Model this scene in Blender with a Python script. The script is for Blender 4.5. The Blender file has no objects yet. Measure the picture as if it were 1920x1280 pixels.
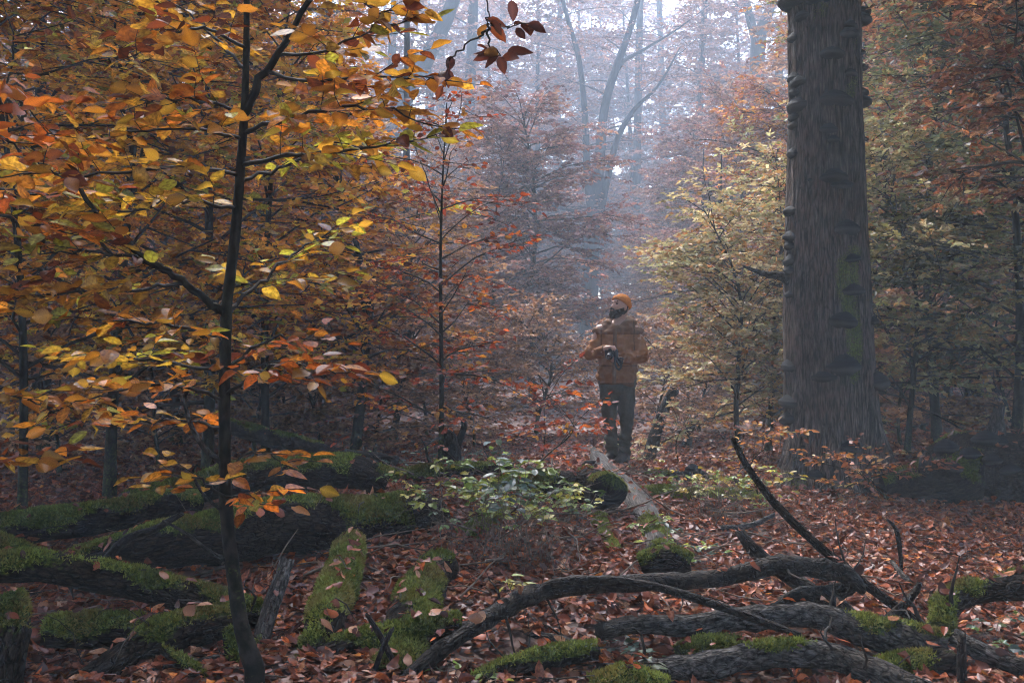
import bpy, math, random, time
import numpy as np
from mathutils import Vector, Matrix
from mathutils.bvhtree import BVHTree
R = math.radians
SC = bpy.context.scene
COL = SC.collection
# ------------------------------------------------------------------ camera, sky, sun, exposure
CAMZ = 1.6
cam_d = bpy.data.cameras.new('camera'); cam_d.lens = 35; cam_d.sensor_width = 36
cam_d.clip_start = 0.05; cam_d.clip_end = 1200
cam = bpy.data.objects.new('camera', cam_d); COL.objects.link(cam)
cam.location = (0, 0, CAMZ); cam.rotation_euler = (R(90), 0, 0)
SC.camera = cam
SUN_AZ, SUN_EL = -22, 50          # degrees: azimuth from +Y towards +X, elevation
w = bpy.data.worlds.new('World'); SC.world = w; w.use_nodes = True
nt = w.node_tree
sky = nt.nodes.new('ShaderNodeTexSky'); sky.sky_type = 'NISHITA'; sky.sun_disc = False
sky.sun_elevation = R(SUN_EL); sky.sun_rotation = R(SUN_AZ)
sky.dust_density = 2.0; sky.ozone_density = 1.0; sky.air_density = 0.8
bg = nt.nodes['Background']; bg.inputs['Strength'].default_value = 0.15
nt.links.new(sky.outputs[0], bg.inputs[0])
sun_d = bpy.data.lights.new('sun', 'SUN'); sun_d.energy = 0.8; sun_d.angle = R(25); sun_d.color = (1.0, 0.96, 0.90)
sun = bpy.data.objects.new('sun', sun_d); COL.objects.link(sun)
_d = Vector((math.sin(R(SUN_AZ)) * math.cos(R(SUN_EL)), math.cos(R(SUN_AZ)) * math.cos(R(SUN_EL)), math.sin(R(SUN_EL))))
sun.rotation_euler = _d.to_track_quat('Z', 'Y').to_euler(); sun.location = _d * 60
vs = SC.view_settings; vs.view_transform = 'Standard'; vs.look = 'None'; vs.exposure = 2.92; vs.gamma = 1.0
vs.use_curve_mapping = False
SC.render.engine = 'CYCLES'
cy = SC.cycles
cy.use_denoising = True; cy.denoiser = 'OPENIMAGEDENOISE'
cy.max_bounces = 4; cy.diffuse_bounces = 2; cy.glossy_bounces = 1; cy.transmission_bounces = 3
cy.volume_bounces = 1; cy.transparent_max_bounces = 4
cy.caustics_reflective = False; cy.caustics_refractive = False
cy.sample_clamp_indirect = 4.0
cy.use_adaptive_sampling = True; cy.adaptive_threshold = 0.03; cy.filter_width = 1.1; cy.adaptive_min_samples = 32
HAZE_DENSITY = 0.0045

# ------------------------------------------------------------------ helpers
FPX = 1920 * 35 / 36.0
def P(px, py, Y):
    return np.array(((px - 960) / FPX * Y, Y, CAMZ - (py - 640) / FPX * Y))
def nrmz(v):
    v = np.asarray(v, float)
    return v / np.maximum(np.linalg.norm(v, axis=-1, keepdims=True), 1e-9)
BASE = {}
def tag(o, label=None, cat=None, group=None, kind=None):
    if label: o['label'] = label
    if cat: o['category'] = cat
    if group: o['group'] = group
    if kind: o['kind'] = kind
    return o
def thing(name, label, cat, base=(0, 0, 0), group=None):
    o = bpy.data.objects.new(name, None); COL.objects.link(o)
    o.location = base; o.empty_display_size = .2
    BASE[o.name] = np.array(base, float)
    return tag(o, label, cat, group)
def mesh_data(name, V, faces, mat, uv=None, col=None, attrs=None, smooth=True):
    """faces: list of int arrays (n,3) or (n,4); uv/col per vertex"""
    V = np.asarray(V, np.float32)
    faces = [np.asarray(f, np.int32) for f in faces if len(f)]
    me = bpy.data.meshes.new(name)
    me.vertices.add(len(V)); me.vertices.foreach_set('co', V.ravel())
    nl = sum(f.size for f in faces); nf = sum(len(f) for f in faces)
    me.loops.add(nl); me.polygons.add(nf)
    lv = np.concatenate([f.ravel() for f in faces])
    me.loops.foreach_set('vertex_index', lv)
    tot = np.concatenate([np.full(len(f), f.shape[1], np.int32) for f in faces])
    st = np.concatenate([[0], np.cumsum(tot)[:-1]]).astype(np.int32)
    me.polygons.foreach_set('loop_start', st)
    me.polygons.foreach_set('use_smooth', np.full(nf, smooth, bool))
    me.update(calc_edges=True)
    if uv is not None:
        l = me.uv_layers.new(name='UVMap'); l.data.foreach_set('uv', np.asarray(uv, np.float32)[lv].ravel())
    if col is not None:
        a = me.color_attributes.new('Col', 'FLOAT_COLOR', 'POINT')
        c = np.ones((len(V), 4), np.float32); c[:, :3] = col; a.data.foreach_set('color', c.ravel())
    for k, v in (attrs or {}).items():
        a = me.attributes.new(k, 'FLOAT', 'POINT'); a.data.foreach_set('value', np.asarray(v, np.float32))
    if mat is not None: me.materials.append(mat)
    return me
def part(name, V, faces, mat, parent=None, **kw):
    V = np.asarray(V, float)
    if parent is not None:
        b = BASE[parent.name]; V = V - b
    me = mesh_data(name, V, faces, mat, **kw)
    o = bpy.data.objects.new(name, me); COL.objects.link(o)
    if parent is not None:
        o.parent = parent; BASE[o.name] = BASE[parent.name]
    else:
        BASE[o.name] = np.zeros(3)
    return o
def catmull(pts, n):
    p = np.asarray(pts, float)
    p = np.vstack([2 * p[0] - p[1], p, 2 * p[-1] - p[-2]])
    m = len(p) - 3
    t = np.linspace(0, m, n); i = np.minimum(t.astype(int), m - 1); f = (t - i)[:, None]
    a, b, c, d = p[i], p[i + 1], p[i + 2], p[i + 3]
    return .5 * (2 * b + (c - a) * f + (2 * a - 5 * b + 4 * c - d) * f ** 2 + (3 * b - a - 3 * c + d) * f ** 3)
class Noise:
    """smooth value noise in 3d, numpy"""
    def __init__(s, seed):
        s.t = np.random.default_rng(seed).uniform(-1, 1, (32, 32, 32))
    def __call__(s, p, octs=1):
        p = np.asarray(p, float); out = 0; amp = 1
        for _ in range(octs):
            i = np.floor(p).astype(int); f = p - i; f = f * f * (3 - 2 * f); i &= 31; j = (i + 1) & 31
            x, y, z = f[..., 0], f[..., 1], f[..., 2]; t = s.t
            c = lambda a, b, d: t[a[..., 0], b[..., 1], d[..., 2]]
            v = ((c(i, i, i) * (1 - x) + c(j, i, i) * x) * (1 - y) + (c(i, j, i) * (1 - x) + c(j, j, i) * x) * y) * (1 - z) + \
                ((c(i, i, j) * (1 - x) + c(j, i, j) * x) * (1 - y) + (c(i, j, j) * (1 - x) + c(j, j, j) * x) * y) * z
            out = out + amp * v; amp *= .5; p = p * 2.03 + 7.1
        return out
NZ = Noise(5)
def frames(C):
    T = nrmz(np.gradient(C, axis=0)); N = np.zeros_like(C)
    up = np.array((0, 0, 1.)) if abs(T[0][2]) < .9 else np.array((0, 1., 0))
    n = nrmz(up - T[0] * (up @ T[0]))
    for i in range(len(C)):
        n = nrmz(n - T[i] * (n @ T[i])); N[i] = n
    return T, N, np.cross(T, N)
def tube(C, rad, seg=12, bump=.08, bs=3.0, seed=0, jag=(0, 0), cap=(True, True), hollow=0.0):
    """C (n,3) centre line, rad (n,). returns V, faces, uv, normals (outward), n_side_verts"""
    n = len(C); T, N, B = frames(C)
    th = np.linspace(0, 2 * np.pi, seg, endpoint=False)
    D = N[:, None] * np.cos(th)[None, :, None] + B[:, None] * np.sin(th)[None, :, None]
    L = np.concatenate([[0], np.cumsum(np.linalg.norm(np.diff(C, axis=0), axis=1))])
    rr = np.asarray(rad, float)[:, None] * np.ones((1, seg))
    S = C[:, None] + D * rr[..., None]
    if bump:
        rm = float(np.mean(rad))
        nz = NZ(S / (rm * 2) * bs * .5 + seed * 3.7, 3); rr = rr * (1 + bump * nz)
    S = C[:, None] + D * rr[..., None]
    rng = np.random.default_rng(seed + 99)
    for e, k in ((0, jag[0]), (-1, jag[1])):
        if k:
            s = 1 if e else -1
            off = rng.uniform(-.3, 1, seg) * k
            off = (off + np.roll(off, 1)) / 2
            S[e] += T[e] * s * off[:, None]
    V = S.reshape(-1, 3)
    i = np.arange(n - 1)[:, None] * seg; j = np.arange(seg)[None]; j2 = (j + 1) % seg
    F = np.stack([i + j, i + j2, i + seg + j2, i + seg + j], -1).reshape(-1, 4)
    uv = np.stack([np.broadcast_to(th[None] * float(np.mean(rad)), (n, seg)), np.broadcast_to(L[:, None], (n, seg))], -1).reshape(-1, 2)
    nr = D.reshape(-1, 3)
    tris = []; extra = []; euv = []
    for e, k in ((0, cap[0]), (n - 1, cap[1])):
        if k:
            c = len(V) + len(extra)
            extra.append(S[e].mean(0) + T[e] * (hollow if e == 0 else -hollow)); euv.append((0, L[e]))
            a = e * seg + np.arange(seg); b = e * seg + (np.arange(seg) + 1) % seg
            t = np.stack([b, a, np.full(seg, c)], -1) if e == 0 else np.stack([a, b, np.full(seg, c)], -1)
            tris.append(t)
    if extra:
        V = np.vstack([V, extra]); uv = np.vstack([uv, euv]); nr = np.vstack([nr, np.zeros((len(extra), 3))])
    return V, [F] + tris, uv, nr
def prisms(p0, p1, r0, r1, k=3):
    """many thin tapering prisms at once"""
    p0, p1 = np.asarray(p0), np.asarray(p1); n = len(p0)
    d = nrmz(p1 - p0); u = np.where(np.abs(d[:, 2:3]) > .9, np.array([[1., 0, 0]]), np.array([[0, 0, 1.]]))
    a = nrmz(np.cross(d, u)); b = np.cross(d, a)
    th = np.arange(k) * 2 * np.pi / k
    c = a[:, None] * np.cos(th)[None, :, None] + b[:, None] * np.sin(th)[None, :, None]
    V = np.concatenate([p0[:, None] + c * np.asarray(r0)[:, None, None], p1[:, None] + c * np.asarray(r1)[:, None, None]], 1).reshape(-1, 3)
    o = np.arange(n)[:, None] * 2 * k; j = np.arange(k)[None]; j2 = (j + 1) % k
    F = np.stack([o + j, o + j2, o + k + j2, o + k + j], -1).reshape(-1, 4)
    return V, F
# leaf templates: (x along, y across, fold weight)
LT = {
 0: (np.array([(0, 0), (.45, .5), (1, 0), (.45, -.5)]), [np.array([(0, 3, 2), (0, 2, 1)])]),
 1: (np.array([(0, 0), (.36, 0), (.7, 0), (1, 0), (.30, .47), (.68, .36), (.30, -.47), (.68, -.36)]),
     [np.array([(0, 1, 4), (2, 3, 5), (0, 6, 1), (2, 7, 3)]), np.array([(1, 2, 5, 4), (6, 7, 2, 1)])]),
 2: (np.array([(0, 0), (.2, 0), (.45, 0), (.72, 0), (1, 0), (.08, .2), (.22, .42), (.46, .5), (.72, .36), (.9, .14),
               (.08, -.2), (.22, -.42), (.46, -.5), (.72, -.36), (.9, -.14)]),
     [np.array([(0, 1, 5), (1, 6, 5), (3, 4, 9), (0, 10, 1), (1, 10, 11), (3, 14, 4)]),
      np.array([(1, 2, 7, 6), (2, 3, 8, 7), (1, 11, 12, 2), (2, 12, 13, 3)]), np.array([(3, 9, 8), (3, 13, 14)])]),
}
def leaf_verts(kind, pos, d, n, size, wr, fold, curl, wave=None):
    T, F = LT[kind]; k = len(T)
    d = nrmz(d); n = nrmz(n - d * np.sum(n * d, -1, keepdims=True)); s = np.cross(n, d)
    tx, ty = T[:, 0], T[:, 1]
    z = fold[:, None] * np.abs(ty)[None] + curl[:, None] * (tx ** 2)[None]
    if wave is not None: z = z + wave
    V = pos[:, None] + size[:, None, None] * (tx[None, :, None] * d[:, None] + (ty[None] * wr[:, None])[..., None] * s[:, None] + z[..., None] * n[:, None])
    o = np.arange(len(pos))[:, None, None] * k
    return V.reshape(-1, 3), [(f[None] + o).reshape(-1, f.shape[1]) for f in F], k

# ------------------------------------------------------------------ materials
def mat_new(name):
    m = bpy.data.materials.new(name); m.use_nodes = True
    nt = m.node_tree; nt.nodes.clear()
    return m, nt, lambda t, **kw: _node(nt, t, kw), nt.links.new
def _node(nt, t, kw):
    n = nt.nodes.new('ShaderNode' + t)
    for k, v in kw.items():
        if k.startswith('i_'):
            key = k[2:]; key = int(key) if key.isdigit() else key
            n.inputs[key].default_value = v
        else: setattr(n, k, v)
    return n
def ramp(N, stops, interp='LINEAR'):
    r = N('ValToRGB'); e = r.color_ramp.elements; r.color_ramp.interpolation = interp
    while len(e) > 1: e.remove(e[-1])
    e[0].position = stops[0][0]; e[0].color = (*stops[0][1], 1)
    for p, c in stops[1:]:
        x = e.new(p); x.color = (*c, 1)
    return r
def m_leaf(name, trans=.45, gloss=.06, spots=.6, spot_scale=90, sat=1.0):
    m, nt, N, L = mat_new(name)
    a = N('Attribute', attribute_name='Col'); tc = N('TexCoord')
    nz = N('TexNoise', i_Scale=spot_scale, i_Detail=2.0); L(tc.outputs['Object'], nz.inputs['Vector'])
    rp = ramp(N, [(.35, (1 - spots, (1 - spots) * .85, (1 - spots) * .7)), (.62, (1.08, 1.08, 1.08))]); L(nz.outputs['Fac'], rp.inputs[0])
    mx = N('MixRGB', blend_type='MULTIPLY', i_Fac=1.0); L(a.outputs['Color'], mx.inputs[1]); L(rp.outputs[0], mx.inputs[2])
    df = N('BsdfDiffuse'); L(mx.outputs[0], df.inputs['Color'])
    tr = N('BsdfTranslucent'); L(mx.outputs[0], tr.inputs['Color'])
    gl = N('BsdfGlossy', i_Roughness=.38); gl.inputs['Color'].default_value = (.9, .92, 1, 1)
    s1 = N('MixShader', i_Fac=trans); L(df.outputs[0], s1.inputs[1]); L(tr.outputs[0], s1.inputs[2])
    s2 = N('MixShader', i_Fac=gloss); L(s1.outputs[0], s2.inputs[1]); L(gl.outputs[0], s2.inputs[2])
    o = N('OutputMaterial'); L(s2.outputs[0], o.inputs['Surface'])
    return m
def m_bark(name, c1, c2, c3=None, su=18, sv=3.5, bump=.5, dist=.02, rough=.85, moss=(.11, .145, .025), moss2=(.03, .05, .012), spec=.12, crack=.7):
    m, nt, N, L = mat_new(name)
    uv = N('UVMap'); mp = N('Mapping'); mp.inputs['Scale'].default_value = (su, sv, 1); L(uv.outputs[0], mp.inputs['Vector'])
    n1 = N('TexNoise', i_Scale=1.0, i_Detail=6.0, i_Roughness=.65, i_Distortion=.4); L(mp.outputs[0], n1.inputs['Vector'])
    mp2 = N('Mapping'); mp2.inputs['Scale'].default_value = (su * 3, sv * 2.2, 1); L(uv.outputs[0], mp2.inputs['Vector'])
    n2 = N('TexNoise', i_Scale=1.0, i_Detail=4.0); L(mp2.outputs[0], n2.inputs['Vector'])
    tc = N('TexCoord'); n3 = N('TexNoise', i_Scale=2.3, i_Detail=3.0); L(tc.outputs['Object'], n3.inputs['Vector'])
    r1 = ramp(N, [(.38, c1), (.62, c2)]); L(n1.outputs['Fac'], r1.inputs[0])
    r3 = ramp(N, [(.45, (0, 0, 0)), (.6, (1, 1, 1))]); L(n3.outputs['Fac'], r3.inputs[0])
    mx = N('MixRGB', i_Fac=0.0); L(r3.outputs[0], mx.inputs[0]); L(r1.outputs[0], mx.inputs[1]); mx.inputs[2].default_value = (*(c3 or c2), 1)
    mg = N('MixRGB', blend_type='MULTIPLY', i_Fac=.9); L(mx.outputs[0], mg.inputs[1])
    r2 = ramp(N, [(.36, (.22, .21, .20)), (.6, (1.25, 1.22, 1.2))]); L(n2.outputs['Fac'], r2.inputs[0]); L(r2.outputs[0], mg.inputs[2])
    vo = N('TexVoronoi', feature='DISTANCE_TO_EDGE', i_Scale=1.0); mp3 = N('Mapping'); mp3.inputs['Scale'].default_value = (su * 1.1, sv * 1.3, 1); L(uv.outputs[0], mp3.inputs['Vector'])
    ds = N('MixRGB', blend_type='ADD', i_Fac=.6); L(mp3.outputs[0], ds.inputs[1]); L(n2.outputs['Color'], ds.inputs[2]); L(ds.outputs[0], vo.inputs['Vector'])
    rc = ramp(N, [(.0, (1 - crack,) * 3), (.12, (1, 1, 1))]); L(vo.outputs['Distance'], rc.inputs[0])
    mk = N('MixRGB', blend_type='MULTIPLY', i_Fac=1.0); L(mg.outputs[0], mk.inputs[1]); L(rc.outputs[0], mk.inputs[2]); mg = mk
    at = N('Attribute', attribute_name='moss')
    n4 = N('TexNoise', i_Scale=60.0, i_Detail=3.0); L(tc.outputs['Object'], n4.inputs['Vector'])
    ad = N('Math', operation='ADD'); L(at.outputs['Fac'], ad.inputs[0]); L(n4.outputs['Fac'], ad.inputs[1])
    rm = ramp(N, [(.72 / 2, (0, 0, 0)), (1.2 / 2, (1, 1, 1))]); hv = N('Math', operation='MULTIPLY', i_1=.5); L(ad.outputs[0], hv.inputs[0]); L(hv.outputs[0], rm.inputs[0])
    mc = ramp(N, [(.35, moss2), (.68, moss)]); L(n4.outputs['Fac'], mc.inputs[0])
    m2 = N('MixRGB'); L(rm.outputs[0], m2.inputs[0]); L(mg.outputs[0], m2.inputs[1]); L(mc.outputs[0], m2.inputs[2])
    h0 = N('Math', operation='MULTIPLY_ADD', i_1=.9); L(rc.outputs[0], h0.inputs[0]); L(n1.outputs['Fac'], h0.inputs[2]); hs = N('Math', operation='ADD'); L(h0.outputs[0], hs.inputs[0]); L(n2.outputs['Fac'], hs.inputs[1])
    bp = N('Bump', i_Strength=bump, i_Distance=dist); L(hs.outputs[0], bp.inputs['Height'])
    b = N('BsdfPrincipled', i_Roughness=rough); b.inputs['Specular IOR Level'].default_value = spec
    L(m2.outputs[0], b.inputs['Base Color']); L(bp.outputs[0], b.inputs['Normal'])
    o = N('OutputMaterial'); L(b.outputs[0], o.inputs['Surface'])
    return m
def m_plain(name, c, rough=.8, var=.25, scale=25, bump=.15, spec=.3, use_col=False, c2=None, dist=.01):
    m, nt, N, L = mat_new(name)
    tc = N('TexCoord'); nz = N('TexNoise', i_Scale=scale, i_Detail=5.0); L(tc.outputs['Object'], nz.inputs['Vector'])
    r = ramp(N, [(.3, (1 - var,) * 3), (.7, (1 + var,) * 3)]); L(nz.outputs['Fac'], r.inputs[0])
    mx = N('MixRGB', blend_type='MULTIPLY', i_Fac=1.0)
    if use_col:
        a = N('Attribute', attribute_name='Col'); L(a.outputs['Color'], mx.inputs[1])
    else: mx.inputs[1].default_value = (*c, 1)
    L(r.outputs[0], mx.inputs[2])
    bp = N('Bump', i_Strength=bump, i_Distance=dist); L(nz.outputs['Fac'], bp.inputs['Height'])
    b = N('BsdfPrincipled', i_Roughness=rough); b.inputs['Specular IOR Level'].default_value = spec
    L(mx.outputs[0], b.inputs['Base Color']); L(bp.outputs[0], b.inputs['Normal'])
    o = N('OutputMaterial'); L(b.outputs[0], o.inputs['Surface'])
    return m
M = {}
M['leaf'] = m_leaf('autumn_leaf', .55, .03, .5, 70)
M['leaf_far'] = m_leaf('autumn_leaf_distant', .45, .03, .25, 20)
M['litter'] = m_leaf('fallen_leaf', .12, .028, .5, 60)
M['moss'] = m_leaf('moss_blade', .25, .01, .3, 40)
M['green'] = m_leaf('bramble_leaf', .3, .05, .35, 60)
M['bark_log'] = m_bark('log_bark', (.008, .006, .0045), (.055, .038, .027), (.035, .026, .02), 30, 12, 1.0)
M['bark_grey'] = m_bark('grey_dead_wood', (.024, .022, .022), (.15, .14, .132), (.075, .066, .058), 26, 13, .9, crack=.5)
M['bark_dark'] = m_bark('wet_dark_branch', (.006, .005, .0045), (.046, .033, .025), (.02, .015, .012), 24, 14, .9, crack=.5, rough=.7, spec=.2)
M['bark_snag'] = m_bark('weathered_snag_bark', (.030, .025, .022), (.165, .135, .116), (.115, .083, .069), 24, 3.0, .8, .04, crack=.55)
M['bark_young'] = m_bark('young_beech_bark', (.010, .008, .006), (.035, .027, .02), (.022, .02, .012), 14, 8, .4, .01, crack=.25)
M['bark_far'] = m_bark('old_beech_bark', (.012, .011, .010), (.04, .036, .033), (.03, .03, .025), 6, 1.5, .4, crack=.4)
M['twig'] = m_plain('twig', (.022, .016, .012), .8, .3, 30)
M['twig_pale'] = m_plain('dry_stem', (.12, .085, .062), .8, .4, 30)
M['bark_pale'] = m_bark('pale_barkless_wood', (.045, .043, .042), (.16, .152, .145), (.11, .104, .10), 40, 3, .5, .01, crack=.3)
M['fungus'] = None
# ------------------------------------------------------------------ ground
def gauss(x, y, cx, cy, sx, sy): return np.exp(-((x - cx) / sx) ** 2 / 2 - ((y - cy) / sy) ** 2 / 2)
def gz(x, y):
    x = np.asarray(x, float); y = np.asarray(y, float)
    z = .42 * gauss(x, y, -1.3, 8.0, 1.9, 1.5) + .27 * gauss(x, y, .9, 10.4, 1.3, 1.1) + .10 * gauss(x, y, -1.2, 4.3, 1.1, .9)
    z = z + .10 * gauss(x, y, -.2, 6.2, 1.2, 1.0) + .05 * gauss(x, y, .2, 8.4, 1.6, .9) + .30 * gauss(x, y, 5.4, 11.4, 1.5, .8)
    q = np.stack([x, y, np.zeros_like(x)], -1)
    near = np.clip(1.3 - np.hypot(x, y - 8) / 40, 0, 1)
    z = z + near * (.035 * NZ(q * .9 + 3, 2) + .018 * NZ(q * 4.1, 2)) + .25 * NZ(q * .07 + 11, 2) * np.clip((np.hypot(x, y - 7) - 9) / 12, 0, 1)
    return z
def _ax(lo, hi, f0, f1, fine):
    a = np.arange(f0, f1 + fine / 2, fine)
    l = f0 - np.geomspace(fine, f0 - lo, 40)[::-1]; r = f1 + np.geomspace(fine, hi - f1, 40)
    return np.concatenate([l, a, r])
xs = _ax(-170, 170, -6, 6.6, .09); ys = _ax(-60, 210, 2.4, 13, .09)
GX, GY = np.meshgrid(xs, ys)
GV = np.stack([GX, GY, gz(GX, GY)], -1).reshape(-1, 3)
nx = len(xs); ii = (np.arange(len(ys) - 1)[:, None] * nx + np.arange(nx - 1)[None]).ravel()
GF = np.stack([ii, ii + 1, ii + nx + 1, ii + nx], -1)
def m_ground():
    m, nt, N, L = mat_new('forest_soil')
    tc = N('TexCoord'); v = N('TexVoronoi', i_Scale=16.0); L(tc.outputs['Object'], v.inputs['Vector'])
    nz = N('TexNoise', i_Scale=1.7, i_Detail=8.0); L(tc.outputs['Object'], nz.inputs['Vector'])
    r1 = ramp(N, [(.0, (.035, .015, .009)), (.5, (.11, .044, .026)), (1, (.18, .09, .06))]); L(v.outputs['Color'], r1.inputs[0])
    r2 = ramp(N, [(.3, (.45, .45, .45)), (.7, (1, 1, 1))]); L(nz.outputs['Fac'], r2.inputs[0])
    mx = N('MixRGB', blend_type='MULTIPLY', i_Fac=1.0); L(r1.outputs[0], mx.inputs[1]); L(r2.outputs[0], mx.inputs[2])
    bp = N('Bump', i_Strength=.9, i_Distance=.03); L(v.outputs['Distance'], bp.inputs['Height'])
    b = N('BsdfPrincipled', i_Roughness=.75); L(mx.outputs[0], b.inputs['Base Color']); L(bp.outputs[0], b.inputs['Normal'])
    o = N('OutputMaterial'); L(b.outputs[0], o.inputs['Surface']); return m
ground = part('ground', GV, [GF], m_ground()); tag(ground, 'forest floor of brown soil under fallen leaves', 'ground', kind='structure')
COLV, COLF, COLW = [GV], [GF], []      # collision set for dropping leaves
_cn = [len(GV)]
def collide(V, F):
    COLV.append(np.asarray(V)); COLF.append(np.asarray(F) + _cn[0]); _cn[0] += len(V)

# ------------------------------------------------------------------ moss, logs, branches
def blades(S, Nn, rng, h=(.010, .026), wd=.0045, col=None):
    n = len(S); d = nrmz(Nn + rng.normal(0, .55, (n, 3)) + np.array((0, 0, .25)))
    a = nrmz(np.cross(d, rng.normal(size=(n, 3)))) * wd
    H = rng.uniform(*h, n)[:, None]
    V = np.stack([S - a, S + a, S + d * H], 1).reshape(-1, 3)
    F = np.arange(3 * n).reshape(-1, 3)
    g = np.clip(.5 + .5 * NZ(S * 7, 2) + rng.normal(0, .2, n), 0, 1)[:, None]
    c = (1 - g) * np.array((.065, .095, .02)) + g * np.array((.31, .36, .085))
    yl = np.clip(NZ(S * 5 + 40, 2) * 1.6 - .1, 0, 1)[:, None]
    c = c * (1 - yl) + yl * np.array((.27, .235, .07)) * (.5 + g * .6)
    return V, F, np.repeat(c, 3, 0)
def sample_quads(V, F, wgt, dens, rng):
    A, B, C, D = V[F[:, 0]], V[F[:, 1]], V[F[:, 2]], V[F[:, 3]]
    nn = np.cross(C - A, D - B); ar = np.linalg.norm(nn, axis=1) / 2
    w_ = wgt[F].mean(1); w_ = np.clip((w_ - .25) * 2.2, 0, 1)
    n = rng.poisson(ar * dens * w_); k = np.repeat(np.arange(len(F)), n)
    u = rng.random((len(k), 1)); v = rng.random((len(k), 1))
    S = (A[k] * (1 - u) + B[k] * u) * (1 - v) + (D[k] * (1 - u) + C[k] * u) * v
    return S, nrmz(nn[k]), k
def log(name, label, cat, pts, mat='bark_log', moss=0.0, seg=16, bump=.09, jag=(.03, .03), step=.05, dens=26000, seed=0, group=None, hollow=.02, parent=None, pname='bark', thick=.014, mossoff=0.0, solid=True, mr=None, twigs=0):
    """pts: (px, py, Y, radius px); a lying log or branch with bark, jagged ends and moss on its upper side"""
    pw = np.array([P(a, b, c) for a, b, c, _ in pts]); rw = np.array([r / FPX * c for _, _, c, r in pts])
    Ln = np.linalg.norm(np.diff(pw, axis=0), axis=1).sum(); n = max(6, int(Ln / step))
    C = catmull(pw, n); rad = np.interp(np.linspace(0, 1, n), np.linspace(0, 1, len(rw)), rw)
    q = np.linspace(0, Ln, n)[:, None] * np.array([[1, 0, 0]]) * 1.7 + seed
    wob = np.stack([NZ(q + 5), NZ(q + 17), NZ(q + 29)], -1) * rad[:, None] * .35
    C = C + wob
    V, F, uv, nr = tube(C, rad, seg, bump, 3.0, seed, jag, hollow=hollow)
    krng = np.random.default_rng(seed + 500); rmean = float(rad.mean())
    for _ in range(int(Ln / .22) + 1):
        kc = V[krng.integers(0, n * seg)]; dd = np.linalg.norm(V - kc, axis=1); V = V + nr * (rmean * krng.uniform(-.14, .24 if moss else .5) * np.exp(-(dd / (rmean * krng.uniform(.35, .8))) ** 2))[:, None]
    m = np.zeros(len(V))
    if moss:
        nb = NZ(V * 3.4 + seed * 5, 3)
        if mr: nb = nb - 3 * np.clip(np.maximum(mr[0] - uv[:, 1] / uv[:, 1].max(), uv[:, 1] / uv[:, 1].max() - mr[1]) * 6, 0, 1)
        m = np.clip(nr[:, 2] * 1.0 + nb * 1.05 - (1 - moss) * 1.1 + mossoff, 0, .4) * 2.5
        V = V + nr * (m * thick * (.7 + .6 * NZ(V * 18 + 3, 2)))[:, None]
    t = parent
    if t is None:
        b = C[len(C) // 2].copy(); b[2] -= rad[len(C) // 2]
        t = thing(name, label, cat, b, group)
    bark = part(pname, V, F, M[mat], t, uv=uv, attrs={'moss': m})
    if solid: collide(V, F[0])
    if twigs:
        sg = []
        for _ in range(twigs):
            i = krng.integers(int(n * .1), int(n * .95)); j = krng.integers(0, seg); p = V[i * seg + j]; d = nrmz(nr[i * seg + j] + krng.normal(0, .5, 3) + np.array((0, 0, .3))); r_ = rmean * krng.uniform(.10, .26); l = krng.uniform(.06, .3)
            q = p - d * rmean * .3
            for s_ in range(4):
                e_ = q + d * l / 4; sg.append((q, e_, r_ * (1 - s_ * .2), r_ * (.8 - s_ * .2))); q = e_; d = nrmz(d + krng.normal(0, .28, 3))
        tv, tf = prisms(*[np.array([x[k] for x in sg]) for k in range(4)], 5); part('side_twigs', tv, [tf], M['twig'], t)['kind'] = 'stuff'
    if moss:
        rng = np.random.default_rng(seed + 7)
        S, Nn, _ = sample_quads(V, F[0], m, dens, rng)
        if len(S):
            bv, bf, bc = blades(S, Nn, rng)
            o = part('moss', bv, [bf], M['moss'], t, col=bc, smooth=False); o['kind'] = 'stuff'
    return t
# --- left side pile
log('fallen_log', 'mossy log lying behind the thin sapling, uppermost of the stacked logs', 'log',
    [(250, 940, 7.5, 26), (420, 905, 7.3, 29), (560, 880, 7.2, 31), (650, 885, 7.1, 31), (720, 905, 7.1, 29)], moss=.62, seed=1)
log('fallen_log', 'thickest mossy log with deep black shadow beneath it, beside the sapling', 'log',
    [(120, 1062, 5.6, 32), (300, 1015, 5.8, 42), (480, 992, 6.1, 50), (600, 982, 6.3, 54), (700, 978, 6.5, 52), (800, 965, 6.9, 48)], moss=.55, seed=2, seg=22)
log('fallen_log', 'pale green mossy log running off the picture edge behind the thickest log', 'log',
    [(-120, 1020, 6.4, 28), (40, 995, 6.5, 30), (180, 975, 6.6, 30), (300, 950, 6.8, 27), (370, 945, 6.9, 22)], moss=.66, seed=3, twigs=4)
log('fallen_log', 'brown log with a moss strip, lowest before the sapling stem', 'log',
    [(-60, 1075, 4.6, 26), (80, 1072, 4.7, 28), (200, 1090, 4.75, 28), (320, 1112, 4.8, 29), (440, 1135, 4.85, 28), (500, 1150, 4.9, 24)], moss=.5, seed=4, twigs=3)
log('fallen_log', 'short mossy log at the picture edge above the brown log', 'log',
    [(-80, 1000, 5.0, 26), (10, 1030, 5.1, 24), (110, 1055, 5.2, 20)], moss=.5, seed=5)
log('fallen_log', 'dim green mossy log in the shade at the bottom near the sapling foot', 'log',
    [(60, 1345, 4.25, 32), (170, 1285, 4.35, 34), (250, 1235, 4.5, 36), (340, 1190, 4.6, 34), (440, 1175, 4.75, 30)], moss=.55, seed=6)
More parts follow.
